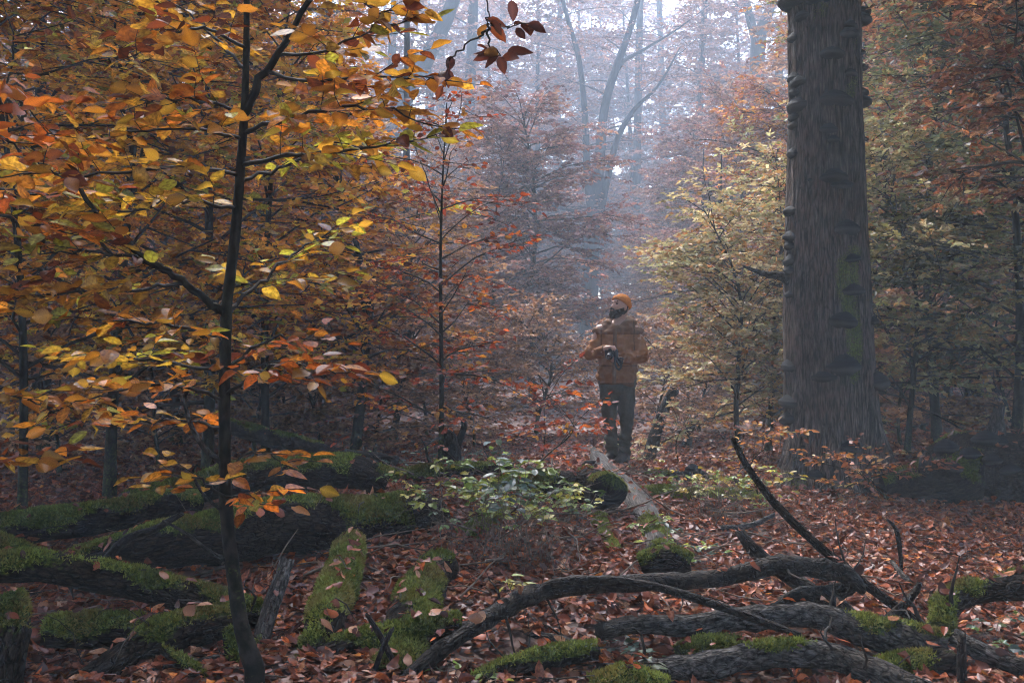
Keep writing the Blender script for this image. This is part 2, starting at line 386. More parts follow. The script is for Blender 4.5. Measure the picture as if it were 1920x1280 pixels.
log('tree_stump', 'mossy dark stump cut off by the bottom corner of the picture', 'stump',
    [(-10, 1330, 4.3, 44), (0, 1240, 4.3, 38), (20, 1170, 4.35, 32), (10, 1120, 4.4, 24)], moss=.6, seed=7, mossoff=.25)
log('bark_stick', 'stout bark covered stick leaning beside the sapling stem', 'branch',
    [(478, 1225, 4.6, 17), (500, 1150, 4.75, 16), (528, 1085, 4.9, 15), (542, 1050, 5.0, 13)], mat='bark_grey', moss=.15, seed=8, seg=12)
log('bark_stick', 'short upright stub at the foot of the sapling', 'branch',
    [(445, 1262, 4.35, 15), (436, 1225, 4.4, 15), (428, 1180, 4.45, 13)], moss=.3, seed=9, seg=12)
log('mossy_stick', 'bright moss covered stick at the bottom left of the sapling foot', 'branch',
    [(310, 1222, 4.35, 8), (350, 1250, 4.3, 12), (400, 1290, 4.25, 12)], moss=.7, seed=10, seg=10, mossoff=.2)
log('dry_stick', 'thin straight grey stick crossing the bottom by the mossy stick', 'branch',
    [(190, 1285, 4.3, 6), (300, 1255, 4.35, 6), (420, 1228, 4.4, 5)], mat='bark_grey', seed=11, seg=8)
log('dry_stick', 'dark stick sloping down in the shade under the brown log', 'branch',
    [(180, 1215, 4.6, 9), (230, 1240, 4.55, 9), (290, 1265, 4.5, 8)], mat='bark_dark', seed=12, seg=8)
log('dry_stick', 'short forked dark stick poking up over the thickest log', 'branch',
    [(195, 1055, 5.2, 9), (235, 1010, 5.2, 8), (290, 990, 5.2, 7), (335, 965, 5.2, 5)], mat='bark_dark', seed=13, seg=8)
log('fallen_log', 'long dark bare log sloping down behind the mossy logs', 'log',
    [(420, 800, 9.2, 13), (520, 825, 9.0, 16), (640, 850, 8.8, 15), (740, 868, 8.7, 11)], mat='bark_dark', moss=.1, seed=14, twigs=5)
# --- centre
log('fallen_log', 'mossy log with leaves on it pointing at the camera, beside the thicker mossy log', 'log',
    [(575, 1285, 4.5, 34), (610, 1200, 4.7, 36), (640, 1110, 5.2, 34), (655, 1050, 5.7, 28), (660, 1015, 6.0, 22)], moss=.75, seed=15, mossoff=.1)
log('fallen_log', 'thick bright mossy log with a broken end pointing at the camera', 'log',
    [(730, 1310, 4.45, 58), (765, 1215, 4.7, 52), (790, 1130, 5.1, 46), (810, 1085, 5.5, 42), (830, 1060, 5.8, 36)], moss=.8, seed=16, seg=20, mossoff=.1)
log('fallen_log', 'low mossy limb bridging the two mossy logs', 'log',
    [(540, 1262, 4.55, 22), (620, 1222, 4.6, 26), (700, 1200, 4.65, 28), (780, 1180, 4.7, 28), (850, 1172, 4.8, 22)], moss=.75, seed=17, mossoff=.1)
log('grey_branch', 'smooth grey branch emerging from the mossy log and passing under the arched branch', 'branch',
    [(820, 1178, 4.8, 20), (880, 1185, 4.9, 20), (950, 1200, 4.9, 17), (1040, 1205, 4.9, 15), (1110, 1225, 4.8, 14)], mat='bark_grey', moss=.1, seed=18, twigs=4)
log('fallen_log', 'dark mossy log half hidden behind the bramble leaves', 'log',
    [(860, 935, 7.9, 32), (960, 925, 7.9, 34), (1060, 915, 7.9, 32), (1110, 905, 7.9, 26)], moss=.5, seed=19)
log('fallen_log', 'leaf covered mossy log running behind the bramble bush to the prong stump', 'log',
    [(690, 918, 8.1, 22), (780, 905, 8.2, 25), (870, 898, 8.4, 24), (960, 890, 8.6, 20)], moss=.6, seed=70, mossoff=.2, twigs=4)
log('fallen_log', 'short mossy log end poking out under the dry bramble stems', 'log',
    [(865, 1010, 6.6, 20), (905, 985, 6.9, 22), (940, 968, 7.2, 18)], moss=.7, seed=71, mossoff=.25, twigs=2)
log('bark_stick', 'crooked bare stick lying on the mound between brambles and the leaning stick', 'branch',
    [(1290, 1010, 7.4, 5), (1340, 990, 7.5, 6), (1400, 985, 7.6, 6), (1450, 965, 7.7, 4)], mat='bark_grey', seed=72, seg=8, twigs=4)
log('sawn_log', 'mossy log with a black hollow round end facing the camera', 'log',
    [(1134, 932, 7.6, 32), (1120, 920, 8.0, 32), (1104, 905, 8.4, 30)], moss=.6, seed=20, seg=20, hollow=.2, jag=(0.008, .03), mossoff=.1)
log('grey_log', 'pale grey barkless log with a pointed broken end by the standing man', 'log',
    [(1112, 842, 9.3, 5), (1118, 860, 9.2, 14), (1140, 888, 8.9, 22), (1172, 918, 8.5, 26), (1200, 952, 8.0, 28), (1225, 1000, 7.3, 28), (1242, 1048, 6.6, 27)], mat='bark_pale', moss=.4, seed=21, twigs=3, mr=(.45, 1), jag=(.09, .03))
log('fallen_log', 'leaf strewn mossy log below the standing man, beside the black hollow log', 'log',
    [(1195, 955, 8.5, 28), (1270, 945, 8.7, 32), (1350, 940, 8.9, 30), (1410, 935, 9.1, 24)], moss=.65, seed=22, mossoff=.3)
log('fallen_log', 'mossy narrow log running through the leaves below the black hollow log', 'log',
    [(1118, 975, 7.4, 16), (1130, 1005, 7.0, 19), (1150, 1040, 6.6, 17)], moss=.7, seed=23, mossoff=.45)
log('fallen_log', 'low mossy log rising behind the dry stems, below the bramble leaves', 'log',
    [(1010, 1030, 6.9, 20), (1050, 1000, 7.1, 22), (1090, 985, 7.2, 20)], moss=.65, seed=24, mossoff=.35)
log('fallen_log', 'rounded mossy log piece above the arched branch, below the grey log', 'log',
    [(1210, 1060, 5.9, 18), (1250, 1052, 5.9, 26), (1290, 1062, 5.9, 20)], moss=.75, seed=25, mossoff=.5)
log('rotten_log', 'rotten log with dark bracket fungi under the leaves at the far mound edge', 'log',
    [(1215, 905, 9.7, 14), (1280, 902, 9.8, 17), (1350, 908, 9.9, 17), (1395, 915, 10.0, 12)], moss=.2, seed=26)
# --- right foreground branches
arch = log('arched_branch', 'long dark branch arching across the foreground from the bottom edge', 'branch',
    [(690, 1330, 4.25, 15), (760, 1268, 4.35, 16), (850, 1198, 4.5, 16), (960, 1128, 4.75, 18), (1060, 1094, 4.95, 17), (1200, 1090, 5.1, 16), (1340, 1086, 5.2, 16),
     (1440, 1062, 5.25, 18), (1530, 1060, 5.3, 17), (1590, 1076, 5.3, 16), (1618, 1100, 5.3, 12)], mat='bark_dark', seed=27, twigs=9, seg=14, step=.035, jag=(.02, .05), bump=.2)
log('', '', '', [(985, 1118, 4.85, 6), (1040, 1092, 4.85, 8), (1130, 1085, 4.9, 8), (1230, 1098, 4.9, 8), (1340, 1132, 4.85, 8), (1430, 1165, 4.8, 8), (1500, 1192, 4.8, 7)],
    mat='bark_dark', seed=28, seg=8, parent=arch, pname='side_branch')
log('leaning_stick', 'long straight brown stick leaning up out of the branches in the right foreground', 'branch',
    [(1376, 828, 5.75, 5.5), (1405, 880, 5.7, 6.5), (1455, 945, 5.65, 8), (1530, 1018, 5.55, 8.5), (1610, 1085, 5.5, 9), (1670, 1130, 5.45, 9), (1730, 1172, 5.4, 9)], mat='bark_log', seed=29, twigs=5, seg=10, bump=.08)
log('broken_branch', 'blunt broken dark branch sticking up behind the arched branch', 'branch',
    [(1388, 1000, 5.9, 9), (1410, 1030, 5.85, 13), (1450, 1062, 5.8, 14), (1510, 1100, 5.7, 15), (1580, 1150, 5.6, 14)], mat='bark_dark', seed=30, twigs=3, seg=12)
log('grey_branch', 'grey branch lying level with a thickly mossed end, beneath the arched branch', 'branch',
    [(1130, 1185, 4.75, 16), (1200, 1172, 4.85, 18), (1300, 1172, 4.9, 21), (1420, 1155, 5.0, 22), (1530, 1152, 5.05, 23), (1610, 1178, 5.0, 28), (1690, 1200, 4.95, 34), (1760, 1215, 4.9, 30)], mat='bark_grey', moss=.62, seed=31, twigs=6, seg=18, mr=(.68, 1.0))
log('grey_branch', 'thick grey branch nearest the bottom edge at the right', 'branch',
    [(860, 1300, 4.3, 16), (960, 1262, 4.4, 18), (1060, 1235, 4.5, 19), (1120, 1225, 4.55, 18)], mat='bark_dark', seed=32, twigs=4, moss=.1, seg=14)['label'] = 'dark branch at the bottom edge below the arched branch'
log('grey_branch', 'thick bare grey branch nearest the bottom edge with one orange leaf', 'branch',
    [(1130, 1260, 4.5, 22), (1230, 1255, 4.55, 24), (1330, 1248, 4.6, 25), (1440, 1226, 4.65, 25), (1560, 1226, 4.65, 26), (1640, 1258, 4.55, 28), (1740, 1310, 4.45, 30)], mat='bark_grey', moss=.5, seed=33, twigs=6, seg=18, bump=.12, mr=(.52, .66))
log('knotted_branch', 'knotted stubby dark branch under the end of the arched branch', 'branch',
    [(1455, 1140, 5.25, 15), (1490, 1118, 5.25, 18), (1540, 1110, 5.3, 16), (1590, 1100, 5.35, 14)], mat='bark_dark', seed=34, bump=.25)
log('broken_branch', 'smooth dark stub sloping down from the knotted branch', 'branch',
    [(1540, 1112, 5.3, 12), (1575, 1140, 5.2, 13), (1615, 1175, 5.1, 12)], mat='bark_dark', seed=35)
log('mossy_branch', 'curved branch at the right edge with a thick bright moss elbow', 'branch',
    [(1765, 1190, 5.2, 24), (1772, 1150, 5.3, 26), (1800, 1122, 5.4, 24), (1850, 1112, 5.4, 22), (1920, 1106, 5.4, 24), (2000, 1100, 5.4, 24)], mat='bark_log', moss=.65, seed=36, twigs=3, mossoff=.1, mr=(0, .42))
log('mossy_branch', 'small moss knob branch above the elbow at the right edge', 'branch',
    [(1870, 1095, 5.6, 8), (1905, 1082, 5.6, 13), (1960, 1078, 5.6, 14)], moss=.6, seed=37, mossoff=.1)
log('grey_branch', 'flaky grey branch in the bottom right corner', 'branch',
    [(1790, 1200, 4.9, 16), (1850, 1230, 4.8, 18), (1940, 1262, 4.7, 18)], mat='bark_grey', moss=.12, seed=38)
log('hollow_log', 'mossy log under the grey branches near the bottom right corner', 'log',
    [(1640, 1262, 4.75, 32), (1700, 1250, 4.75, 34), (1770, 1242, 4.75, 30)], moss=.6, seed=39)
log('upright_stake', 'thin dark upright stake in the bottom right corner', 'branch',
    [(1803, 1300, 4.5, 10), (1802, 1240, 4.5, 9), (1803, 1190, 4.5, 8)], mat='bark_dark', seed=40, seg=10)
log('forked_twig', 'short forked dark twig crossing the foot of the leaning stick', 'branch',
    [(1655, 1168, 5.3, 8), (1680, 1145, 5.35, 9), (1712, 1115, 5.4, 7), (1724, 1092, 5.4, 5)], mat='bark_dark', seed=41, seg=8)
log('dry_stick', 'thin pale stick lying in leaves near the right edge', 'branch',
    [(1675, 1055, 6.6, 4), (1695, 1080, 6.4, 5), (1710, 1095, 6.3, 5)], mat='bark_grey', seed=42, seg=8)
log('dry_stick', 'small dead sprout standing in the leaves at the right', 'branch',
    [(1692, 1075, 6.5, 3), (1688, 1020, 6.5, 5), (1680, 990, 6.5, 4), (1665, 975, 6.5, 2)], mat='bark_dark', seed=43, seg=8)
log('moss_mound', 'rounded bright moss hump at the middle of the bottom edge', 'moss',
    [(1110, 1300, 4.3, 26), (1170, 1290, 4.3, 34), (1240, 1300, 4.3, 26)], moss=.9, seed=44, mossoff=.3)
log('moss_mound', 'soft moss hump between the grey branches', 'moss',
    [(1280, 1225, 4.8, 20), (1330, 1212, 4.85, 28), (1390, 1215, 4.85, 22)], moss=.9, seed=45, mossoff=.3)
log('moss_mound', 'moss patch in the shade at the bottom left', 'moss',
    [(90, 1190, 4.7, 28), (180, 1185, 4.7, 32), (270, 1180, 4.7, 26)], moss=.85, seed=46, mossoff=.2)
log('twisted_twig', 'two crossed dark twigs standing before the mossy logs', 'branch',
    [(745, 1255, 4.4, 5), (715, 1195, 4.45, 6), (690, 1155, 4.45, 4)], mat='bark_dark', seed=47, seg=8)['label'] = 'dark twig standing before the thick bright mossy log'
log('twisted_twig', 'thin dark twig crossing another twig before the mossy logs', 'branch',
    [(690, 1290, 4.4, 5), (715, 1220, 4.4, 5), (735, 1180, 4.42, 4)], mat='bark_dark', seed=48, seg=8)
# --- right: great fallen trunk by the snag
big = log('great_fallen_trunk', 'huge dark fallen trunk with moss and fungi at the right edge', 'fallen trunk',
    [(1660, 925, 9.9, 30), (1740, 900, 9.9, 52), (1830, 880, 9.9, 68), (1930, 865, 9.9, 80), (2080, 845, 9.9, 86)], moss=.42, seed=49, seg=28, jag=(.06, .02))
log('', '', '', [(1860, 835, 9.9, 20), (1866, 800, 9.9, 16), (1872, 772, 9.9, 8)], mat='bark_grey', seed=50, parent=big, pname='shard', jag=(0, .12))
log('', '', '', [(1735, 880, 9.6, 10), (1738, 860, 9.6, 11), (1740, 845, 9.6, 9)], mat='bark_dark', seed=51, parent=big, pname='stub')
# --- dark prong stump behind
st = log('prong_stump', 'dark broken stump with a curved horn of wood, left of the standing man', 'stump',
    [(846, 900, 8.6, 24), (845, 860, 8.6, 19), (846, 828, 8.6, 17), (842, 812, 8.6, 12)], mat='bark_dark', seed=52, jag=(0, .05), bump=.25)
log('', '', '', [(856, 830, 8.6, 8), (868, 805, 8.6, 6), (868, 788, 8.6, 5), (858, 778, 8.6, 2)], mat='bark_dark', seed=53, parent=st, pname='horn', seg=8)
log('dead_tree', 'dark dead trunk leaning to the right beside the standing man', 'dead tree',
    [(1212, 872, 12.5, 13), (1228, 820, 12.5, 12), (1245, 770, 12.5, 10), (1262, 728, 12.5, 8)], mat='bark_dark', seed=54, jag=(0, .06))
log('dead_tree', 'shorter dark leaning post beyond the dead trunk', 'dead tree',
    [(1278, 860, 15, 10), (1290, 815, 15, 9), (1302, 775, 15, 7)], mat='bark_dark', seed=55)

# ------------------------------------------------------------------ bracket fungi
def m_fungus():
    m, nt, N, L = mat_new('bracket_fungus')
    tc = N('TexCoord'); sp = N('SeparateXYZ'); L(tc.outputs['Object'], sp.inputs[0])
    at = N('Attribute', attribute_name='band')
    nz = N('TexNoise', i_Scale=40.0, i_Detail=4.0); L(tc.outputs['Object'], nz.inputs['Vector'])
    ad = N('Math', operation='MULTIPLY_ADD', i_1=.12); L(nz.outputs['Fac'], ad.inputs[0]); L(at.outputs['Fac'], ad.inputs[2])
    r = ramp(N, [(0.0, (.010, .008, .007)), (.10, (.009, .0075, .007)), (.16, (.055, .052, .050)), (.26, (.004, .0045, .006)), (.40, (.011, .0125, .017)), (.52, (.0035, .004, .0055)), (.68, (.010, .0115, .016)), (.8, (.0035, .004, .005)), (1.0, (.008, .009, .012))])
    L(ad.outputs[0], r.inputs[0])
    bp = N('Bump', i_Strength=.5, i_Distance=.01); L(nz.outputs['Fac'], bp.inputs['Height'])
    b = N('BsdfPrincipled', i_Roughness=.8); b.inputs['Specular IOR Level'].default_value = .15; L(r.outputs[0], b.inputs['Base Color']); L(bp.outputs[0], b.inputs['Normal'])
    o = N('OutputMaterial'); L(b.outputs[0], o.inputs['Surface']); return m
M['fungus'] = m_fungus()
def fungus_mesh(seed):
    """unit bracket: half disc radius 1 in x, depth .8 along +y, dome up, flat under"""
    rng = np.random.default_rng(seed); na = 13
    th = np.linspace(-.06 * np.pi, 1.06 * np.pi, na)
    prof = [(0.02, -.34, 0.), (.55, -.36, .03), (.93, -.20, .08), (1.0, -.05, .15), (.95, .06, .24), (.88, .09, .36), (.80, .19, .44), (.66, .24, .55), (.56, .34, .66), (.36, .42, .8), (.1, .50, 1.)]
    wob = 1 + .10 * NZ(np.stack([np.cos(th) * 1.5 + seed * 7, np.sin(th) * 1.5, th * 0], -1), 2)
    V = []; band = []
    for r_, z, b in prof:
        V.append(np.stack([np.cos(th) * r_ * wob, np.sin(th) * r_ * .85 * wob - .12, z + .05 * NZ(np.stack([th * 2, th * 0 + z * 5, th * 0 + seed], -1), 2)], -1)); band.append(np.full(na, b))
    V = np.array(V).reshape(-1, 3)
    i = np.arange(len(prof) - 1)[:, None] * na; j = np.arange(na - 1)[None]
    F = np.stack([i + j, i + na + j, i + na + j + 1, i + j + 1], -1).reshape(-1, 4)[:, ::-1]
    return mesh_data('bracket_fungus', V, [F], M['fungus'], attrs={'band': np.concatenate(band)})
FM = [fungus_mesh(k) for k in range(6)]
def add_fungus(parent, pos, out, wd, k, rng):
    o = bpy.data.objects.new('bracket_fungus', FM[k % 6]); COL.objects.link(o); o.parent = parent
    y = Vector((out[0], out[1], 0)).normalized(); z = Vector((rng.normal(0, .08), rng.normal(0, .08), 1)).normalized()
    x = y.cross(z).normalized(); y = z.cross(x)
    s = wd / 2 * rng.uniform(.85, 1.3)
    m = Matrix((x * s, y * s * rng.uniform(.8, 1.05), z * s * rng.uniform(1.0, 1.45))).transposed().to_4x4()
    m.translation = Vector(pos) - Vector(BASE[parent.name]); o.matrix_local = m
    return o
# ------------------------------------------------------------------ the snag
SY = 10.4
SN = [(-260, 1546, 56), (0, 1548, 66), (200, 1551, 65), (430, 1551, 73), (600, 1554, 79), (700, 1557, 81), (800, 1560, 85), (870, 1562, 94), (910, 1566, 108), (950, 1570, 132)]
snag_base = P(1566, 945, SY); snag_base[2] = gz(snag_base[0], snag_base[1])
snag = thing('snag_tree', 'thick dead standing trunk covered in black shelf fungi', 'dead tree', snag_base)
def snag_at(py):
    c = np.interp(py, [a for a, _, _ in SN], [b for _, b, _ in SN]); r = np.interp(py, [a for a, _, _ in SN], [b for _, _, b in SN])
    return P(c, py, SY), r / FPX * SY
def build_snag():
    n, seg = 300, 120
    py = np.linspace(960, -260, n); C = np.array([snag_at(p)[0] for p in py]); rad = np.array([snag_at(p)[1] for p in py])
    k = np.exp(-((np.arange(-8, 9)) / 4.) ** 2); k /= k.sum()
    rad = np.convolve(np.pad(rad, 8, 'edge'), k, 'valid')
    th = np.linspace(0, 2 * np.pi, seg, endpoint=False)
    z = C[:, 2][:, None]; T_, Z_ = np.meshgrid(th, C[:, 2])
    q = np.stack([np.cos(T_) * 1.6, np.sin(T_) * 1.6, Z_ * .22], -1)
    flute = .10 * NZ(q * 1.3 + 4, 2)
    q2 = np.stack([np.cos(T_) * 7, np.sin(T_) * 7, Z_ * .7], -1); rid = .034 * NZ(q2, 3)
    q3 = np.stack([np.cos(T_) * 22, np.sin(T_) * 20, Z_ * 2.2], -1); rid3 = .018 * NZ(q3 + 9, 2)
    lob = np.clip((1.0 - (Z_ - snag_base[2])) / 1.0, 0, 1) ** 2 * (.22 * np.cos(T_ * 5 + 1.2) + .14 * np.cos(T_ * 3 + .3))
    # long groove left of centre, as in weathered beech
    g = np.exp(-((((T_ - (1.5 * np.pi - .72) - .05 * np.sin(Z_ * 1.3)) + np.pi) % (2 * np.pi) - np.pi) / .09) ** 2) * -.07 * np.clip((Z_ - 1.6) / 1.2, 0, 1)
    g2 = np.exp(-((((T_ - (1.5 * np.pi + .35) - .06 * np.sin(Z_ * .9 + 1)) + np.pi) % (2 * np.pi) - np.pi) / .10) ** 2) * -.05 * np.clip((Z_ - 2.6) / 1.2, 0, 1)
    rr = rad[:, None] * (1 + flute + rid + rid3 + lob + g + g2)
    S = np.stack([C[:, 0][:, None] + np.cos(T_) * rr, C[:, 1][:, None] + np.sin(T_) * rr, Z_ + 0 * T_], -1)
    S[-1, :, 2] += .5 * np.abs(NZ(np.stack([np.cos(th) * 4, np.sin(th) * 4, th * 0], -1), 2))
    V = S.reshape(-1, 3)
    i = np.arange(n - 1)[:, None] * seg; j = np.arange(seg)[None]; j2 = (j + 1) % seg
    F = np.stack([i + j, i + j2, i + seg + j2, i + seg + j], -1).reshape(-1, 4)
    uv = np.stack([T_ * .42, Z_], -1).reshape(-1, 2)
    # moss: climbs the front in patches, thick at the foot
    Zr = V[:, 2] - snag_base[2]
    nb = NZ(V * np.array((3.2, 3.2, 1.4)) + 8, 3)
    front = np.exp(-(((T_.ravel() - 1.5 * np.pi - .1)) / .5) ** 2)
    left = np.exp(-(((T_.ravel() - (1.5 * np.pi - .75))) / .35) ** 2)
    m = np.clip(nb * 1.0 - .62 + .75 * left * np.clip(1.5 - Zr * .8, 0, 1) + .42 * front * np.clip(1.25 - np.abs(Zr - 1.9) / 1.3, 0, 1), 0, .5) * 2
    o = part('trunk', V, [F], M['bark_snag'], snag, uv=uv, attrs={'moss': m * .55})
    rng = np.random.default_rng(3)
    Sx, Nn, _ = sample_quads(V, F, m, 6000, rng)
    Nn = Nn * np.where((np.sum(Nn[:, :2] * (Sx[:, :2] - C[0, :2]), 1) < 0)[:, None], -1, 1)
    kp = Sx[:, 1] < SY + .1; bv, bf, bc = blades(Sx[kp], Nn[kp], rng, (.008, .02), .004)
    mo = part('moss', bv, [bf], M['moss'], snag, col=bc * .75, smooth=False); mo['kind'] = 'stuff'
    collide(V, F)
build_snag()
rng = np.random.default_rng(21)
FU = [(1515, 12, 40), (1575, 80, 38), (1578, 66, 20), (1540, 118, 42), (1580, 152, 24), (1548, 200, 46), (1533, 255, 24), (1541, 274, 24), (1543, 342, 34), (1558, 356, 36), (1568, 435, 38), (1577, 490, 34), (1578, 548, 36), (1556, 603, 42), (1557, 684, 52), (1522, 704, 46), (1568, 828, 40),
      (1470, 6, 34), (1492, 42, 28), (1484, 75, 22), (1480, 150, 18), (1489, 160, 26), (1480, 178, 18), (1488, 203, 28), (1482, 222, 20), (1482, 238, 18), (1482, 290, 16), (1502, 345, 12), (1474, 398, 22), (1475, 445, 22), (1475, 462, 16), (1476, 490, 18), (1478, 508, 22), (1470, 553, 22), (1467, 686, 22), (1473, 752, 32), (1467, 784, 36), (1484, 832, 36),
      (1611, 30, 20), (1611, 43, 22), (1606, 108, 22), (1617, 130, 16), (1617, 178, 18), (1619, 194, 20), (1616, 265, 10), (1633, 714, 40), (1628, 602, 18), (1590, 905, 34), (1500, 880, 30)]
for k, (px, py, wpx) in enumerate(FU):
    c, r = snag_at(py); s = np.clip((px - 960) / FPX * SY - c[0], -.985 * r, .985 * r) / r
    an = math.asin(s); d = np.array((math.sin(an), -math.cos(an), 0))
    pos = c + d * r * (.95 if abs(s) < .9 else 1.0)
    pos[2] = CAMZ - (py - 640) / FPX * SY
    add_fungus(snag, pos, d, wpx / FPX * SY * (1.2 if abs(s) < .9 else 1.75), k, rng)
log('', '', '', [(1486, 545, SY, 10), (1472, 522, SY - .05, 11), (1450, 516, SY - .1, 7), (1424, 511, SY - .15, 5), (1394, 499, SY - .2, 2.5)], mat='bark_dark', seed=60, parent=snag, pname='dead_limb', seg=10)
for px, py, wpx in [(1775, 838, 40), (1850, 822, 44), (1820, 850, 36), (1880, 830, 34), (1790, 878, 34), (1860, 862, 30), (1895, 880, 40)]:
    pos = P(px, py, 9.75 if py < 845 else 9.55); add_fungus(big, pos, (rng.normal(0, .3), -1, 0), wpx / FPX * 9.6, int(px), rng)
rot = [o for o in COL.objects if o.name.startswith('rotten_log')][0]
for px, py, wpx in [(1270, 890, 22), (1290, 893, 30), (1312, 888, 34), (1300, 880, 26)]:
    add_fungus(rot, P(px, py, 9.65), (rng.normal(0, .3), -1, 0), wpx / FPX * 9.7, int(px), rng)
# ------------------------------------------------------------------ trees
GOLD = [((.68, .34, .04), 3), ((.62, .24, .025), 3), ((.66, .44, .055), 2), ((.30, .085, .015), 1.3), ((.38, .37, .045), .8)]
AMBER = [((.44, .175, .035), 3), ((.36, .12, .025), 3), ((.48, .26, .055), 2), ((.19, .06, .025), 2), ((.28, .22, .07), .6)]
COPPER = [((.40, .075, .018), 3), ((.28, .050, .018), 3), ((.50, .14, .025), 2), ((.13, .032, .018), 1.5), ((.58, .26, .035), 1.0)]
MAUVE = [((.26, .135, .09), 3), ((.20, .10, .078), 3), ((.32, .17, .10), 2), ((.14, .075, .06), 1.5)]
PINK = [((.27, .13, .10), 3), ((.22, .10, .085), 3), ((.32, .18, .11), 2), ((.16, .07, .06), 1)]
PALE = [((.44, .36, .17), 3), ((.45, .27, .10), 1.6), ((.34, .34, .17), 3), ((.50, .42, .24), 1.5), ((.38, .17, .06), .8)]
GREEN = [((.17, .20, .07), 3), ((.25, .26, .09), 3), ((.36, .32, .12), 2), ((.42, .24, .08), 1.2), ((.10, .13, .05), 2)]
DEEP = [((.08, .10, .05), 3), ((.12, .13, .06), 3), ((.2, .17, .07), 1.2), ((.06, .07, .04), 1)]
RUST = [((.32, .13, .055), 3), ((.25, .09, .045), 3), ((.37, .19, .085), 2), ((.16, .06, .035), 1.5), ((.25, .20, .10), 1.0)]
BROWN = [((.30, .165, .085), 3), ((.24, .115, .062), 3), ((.38, .22, .11), 2), ((.14, .07, .05), 1.2)]
class Fol:
    def __init__(s): s.seg = []; s.lp = []; s.ld = []; s.ln = []; s.ls = []; s.lc = []
def pick(pal, n, rng):
    c = np.array([a for a, _ in pal]); wt = np.array([b for _, b in pal], float); wt /= wt.sum()
    return c[rng.choice(len(c), n, p=wt)]
def foliate(B, pts, r0, r1, rng, pal, sp=.16, tl=.45, ls=.045, size=.075, start=.25, flat=.4, droop=.0, tw_up=.05, cheap=False):
    pts = np.asarray(pts); sg = np.linalg.norm(np.diff(pts, axis=0), axis=1); cl = np.concatenate([[0], np.cumsum(sg)]); L = cl[-1]
    rr = r0 + (r1 - r0) * cl / L
    for i in range(len(pts) - 1): B.seg.append((pts[i], pts[i + 1], rr[i], rr[i + 1]))
    base_c = pick(pal, 1, rng)[0]; tint = math.exp(rng.normal(0, .18))
    n = max(1, int(L * (1 - start) / sp)); sgn = rng.choice((-1, 1))
    up = np.array((0, 0, 1.))
    for k in range(n + 1):
        t = start + (1 - start) * (k + rng.uniform(.2, .8)) / n if k < n else 1.0
        t = min(t, 1.0); s_ = t * L; i = min(np.searchsorted(cl, s_, side='right') - 1, len(pts) - 2)
        f = (s_ - cl[i]) / sg[i]; p = pts[i] * (1 - f) + pts[i + 1] * f; d = (pts[i + 1] - pts[i]) / sg[i]
        sgn = -sgn; side = np.cross(d, up); side = side / (np.linalg.norm(side) + 1e-6) * sgn
        if k == n: td = d + side * .2
        else: td = d * rng.uniform(.5, 1.) + side * rng.uniform(.6, 1.1)
        td[2] = td[2] * .5 + rng.normal(tw_up, .18); td = td / np.linalg.norm(td)
        ln = tl * (1.25 - .8 * t) * rng.uniform(.55, 1.25)
        mid = p + td * ln * .5 + rng.normal(0, .04 * ln, 3); td2 = td + np.array((0, 0, -droop)) + rng.normal(0, .12, 3); end = mid + td2 / np.linalg.norm(td2) * ln * .5
        r_ = max(r1 * .8, .0022)
        if cheap: mid = (p + end) / 2; B.seg.append((p, end, r_ * .8, r_ * .4))
        else: B.seg.append((p, mid, r_, r_ * .75)); B.seg.append((mid, end, r_ * .75, r_ * .4))
        m = max(2, int(ln / ls)); ts = np.linspace(.12, 1, m) + rng.uniform(-.04, .04, m); ts = np.clip(ts, 0, 1)
        q = np.where(ts[:, None] < .5, p + (mid - p) * (ts[:, None] * 2), mid + (end - mid) * (ts[:, None] * 2 - 1))
        sd = np.cross(td, up); sd /= (np.linalg.norm(sd) + 1e-6)
        alt = np.where(np.arange(m) % 2, 1., -1.)[:, None]
        ld = td[None] * rng.uniform(.3, 1.0, (m, 1)) + sd[None] * alt * rng.uniform(.5, 1.1, (m, 1)); ld[-1] = td; ld[:, 2] += rng.normal(-.12, .22, m)
        nn = up[None] + rng.normal(0, flat, (m, 3))
        c = np.where((rng.random(m) < .5)[:, None], base_c[None], pick(pal, m, rng)) * tint * np.exp(rng.normal(0, .22, (m, 1)))
        B.lp.append(q); B.ld.append(nrmz(ld)); B.ln.append(nn); B.ls.append(size * rng.uniform(.65, 1.2, m)); B.lc.append(c)
def leaf_arrays(B):
    return [np.concatenate(x) for x in (B.lp, B.ld, B.ln, B.ls, B.lc)]
def emit(B, root, rng, kind=0, twig='twig', lm='leaf_far', crown='crown', keep=None, offset=None):
    s = B.seg; V, F = prisms(np.array([a for a, _, _, _ in s]), np.array([b for _, b, _, _ in s]), np.array([c for _, _, c, _ in s]), np.array([d for _, _, _, d in s]), 4 if kind else 3)
    part('branches', V, [F], M[twig], root)['kind'] = 'stuff'
    p, d, n, sz, c = leaf_arrays(B)
    if keep is not None: p, d, n, sz, c = p[keep], d[keep], n[keep], sz[keep], c[keep]
    m = len(p)
    V, F, k = leaf_verts(kind, p, d, n, sz, rng.uniform(.52, .72, m), rng.uniform(.0, .35, m), rng.normal(-.05, .15, m))
    cv = np.repeat(c, k, 0).reshape(m, k, 3)
    if kind:
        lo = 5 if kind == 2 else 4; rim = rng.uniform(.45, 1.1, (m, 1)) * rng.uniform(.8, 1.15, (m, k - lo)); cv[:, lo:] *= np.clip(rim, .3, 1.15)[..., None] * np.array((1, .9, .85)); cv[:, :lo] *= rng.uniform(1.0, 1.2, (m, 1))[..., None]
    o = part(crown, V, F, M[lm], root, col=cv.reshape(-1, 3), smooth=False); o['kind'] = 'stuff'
    return o
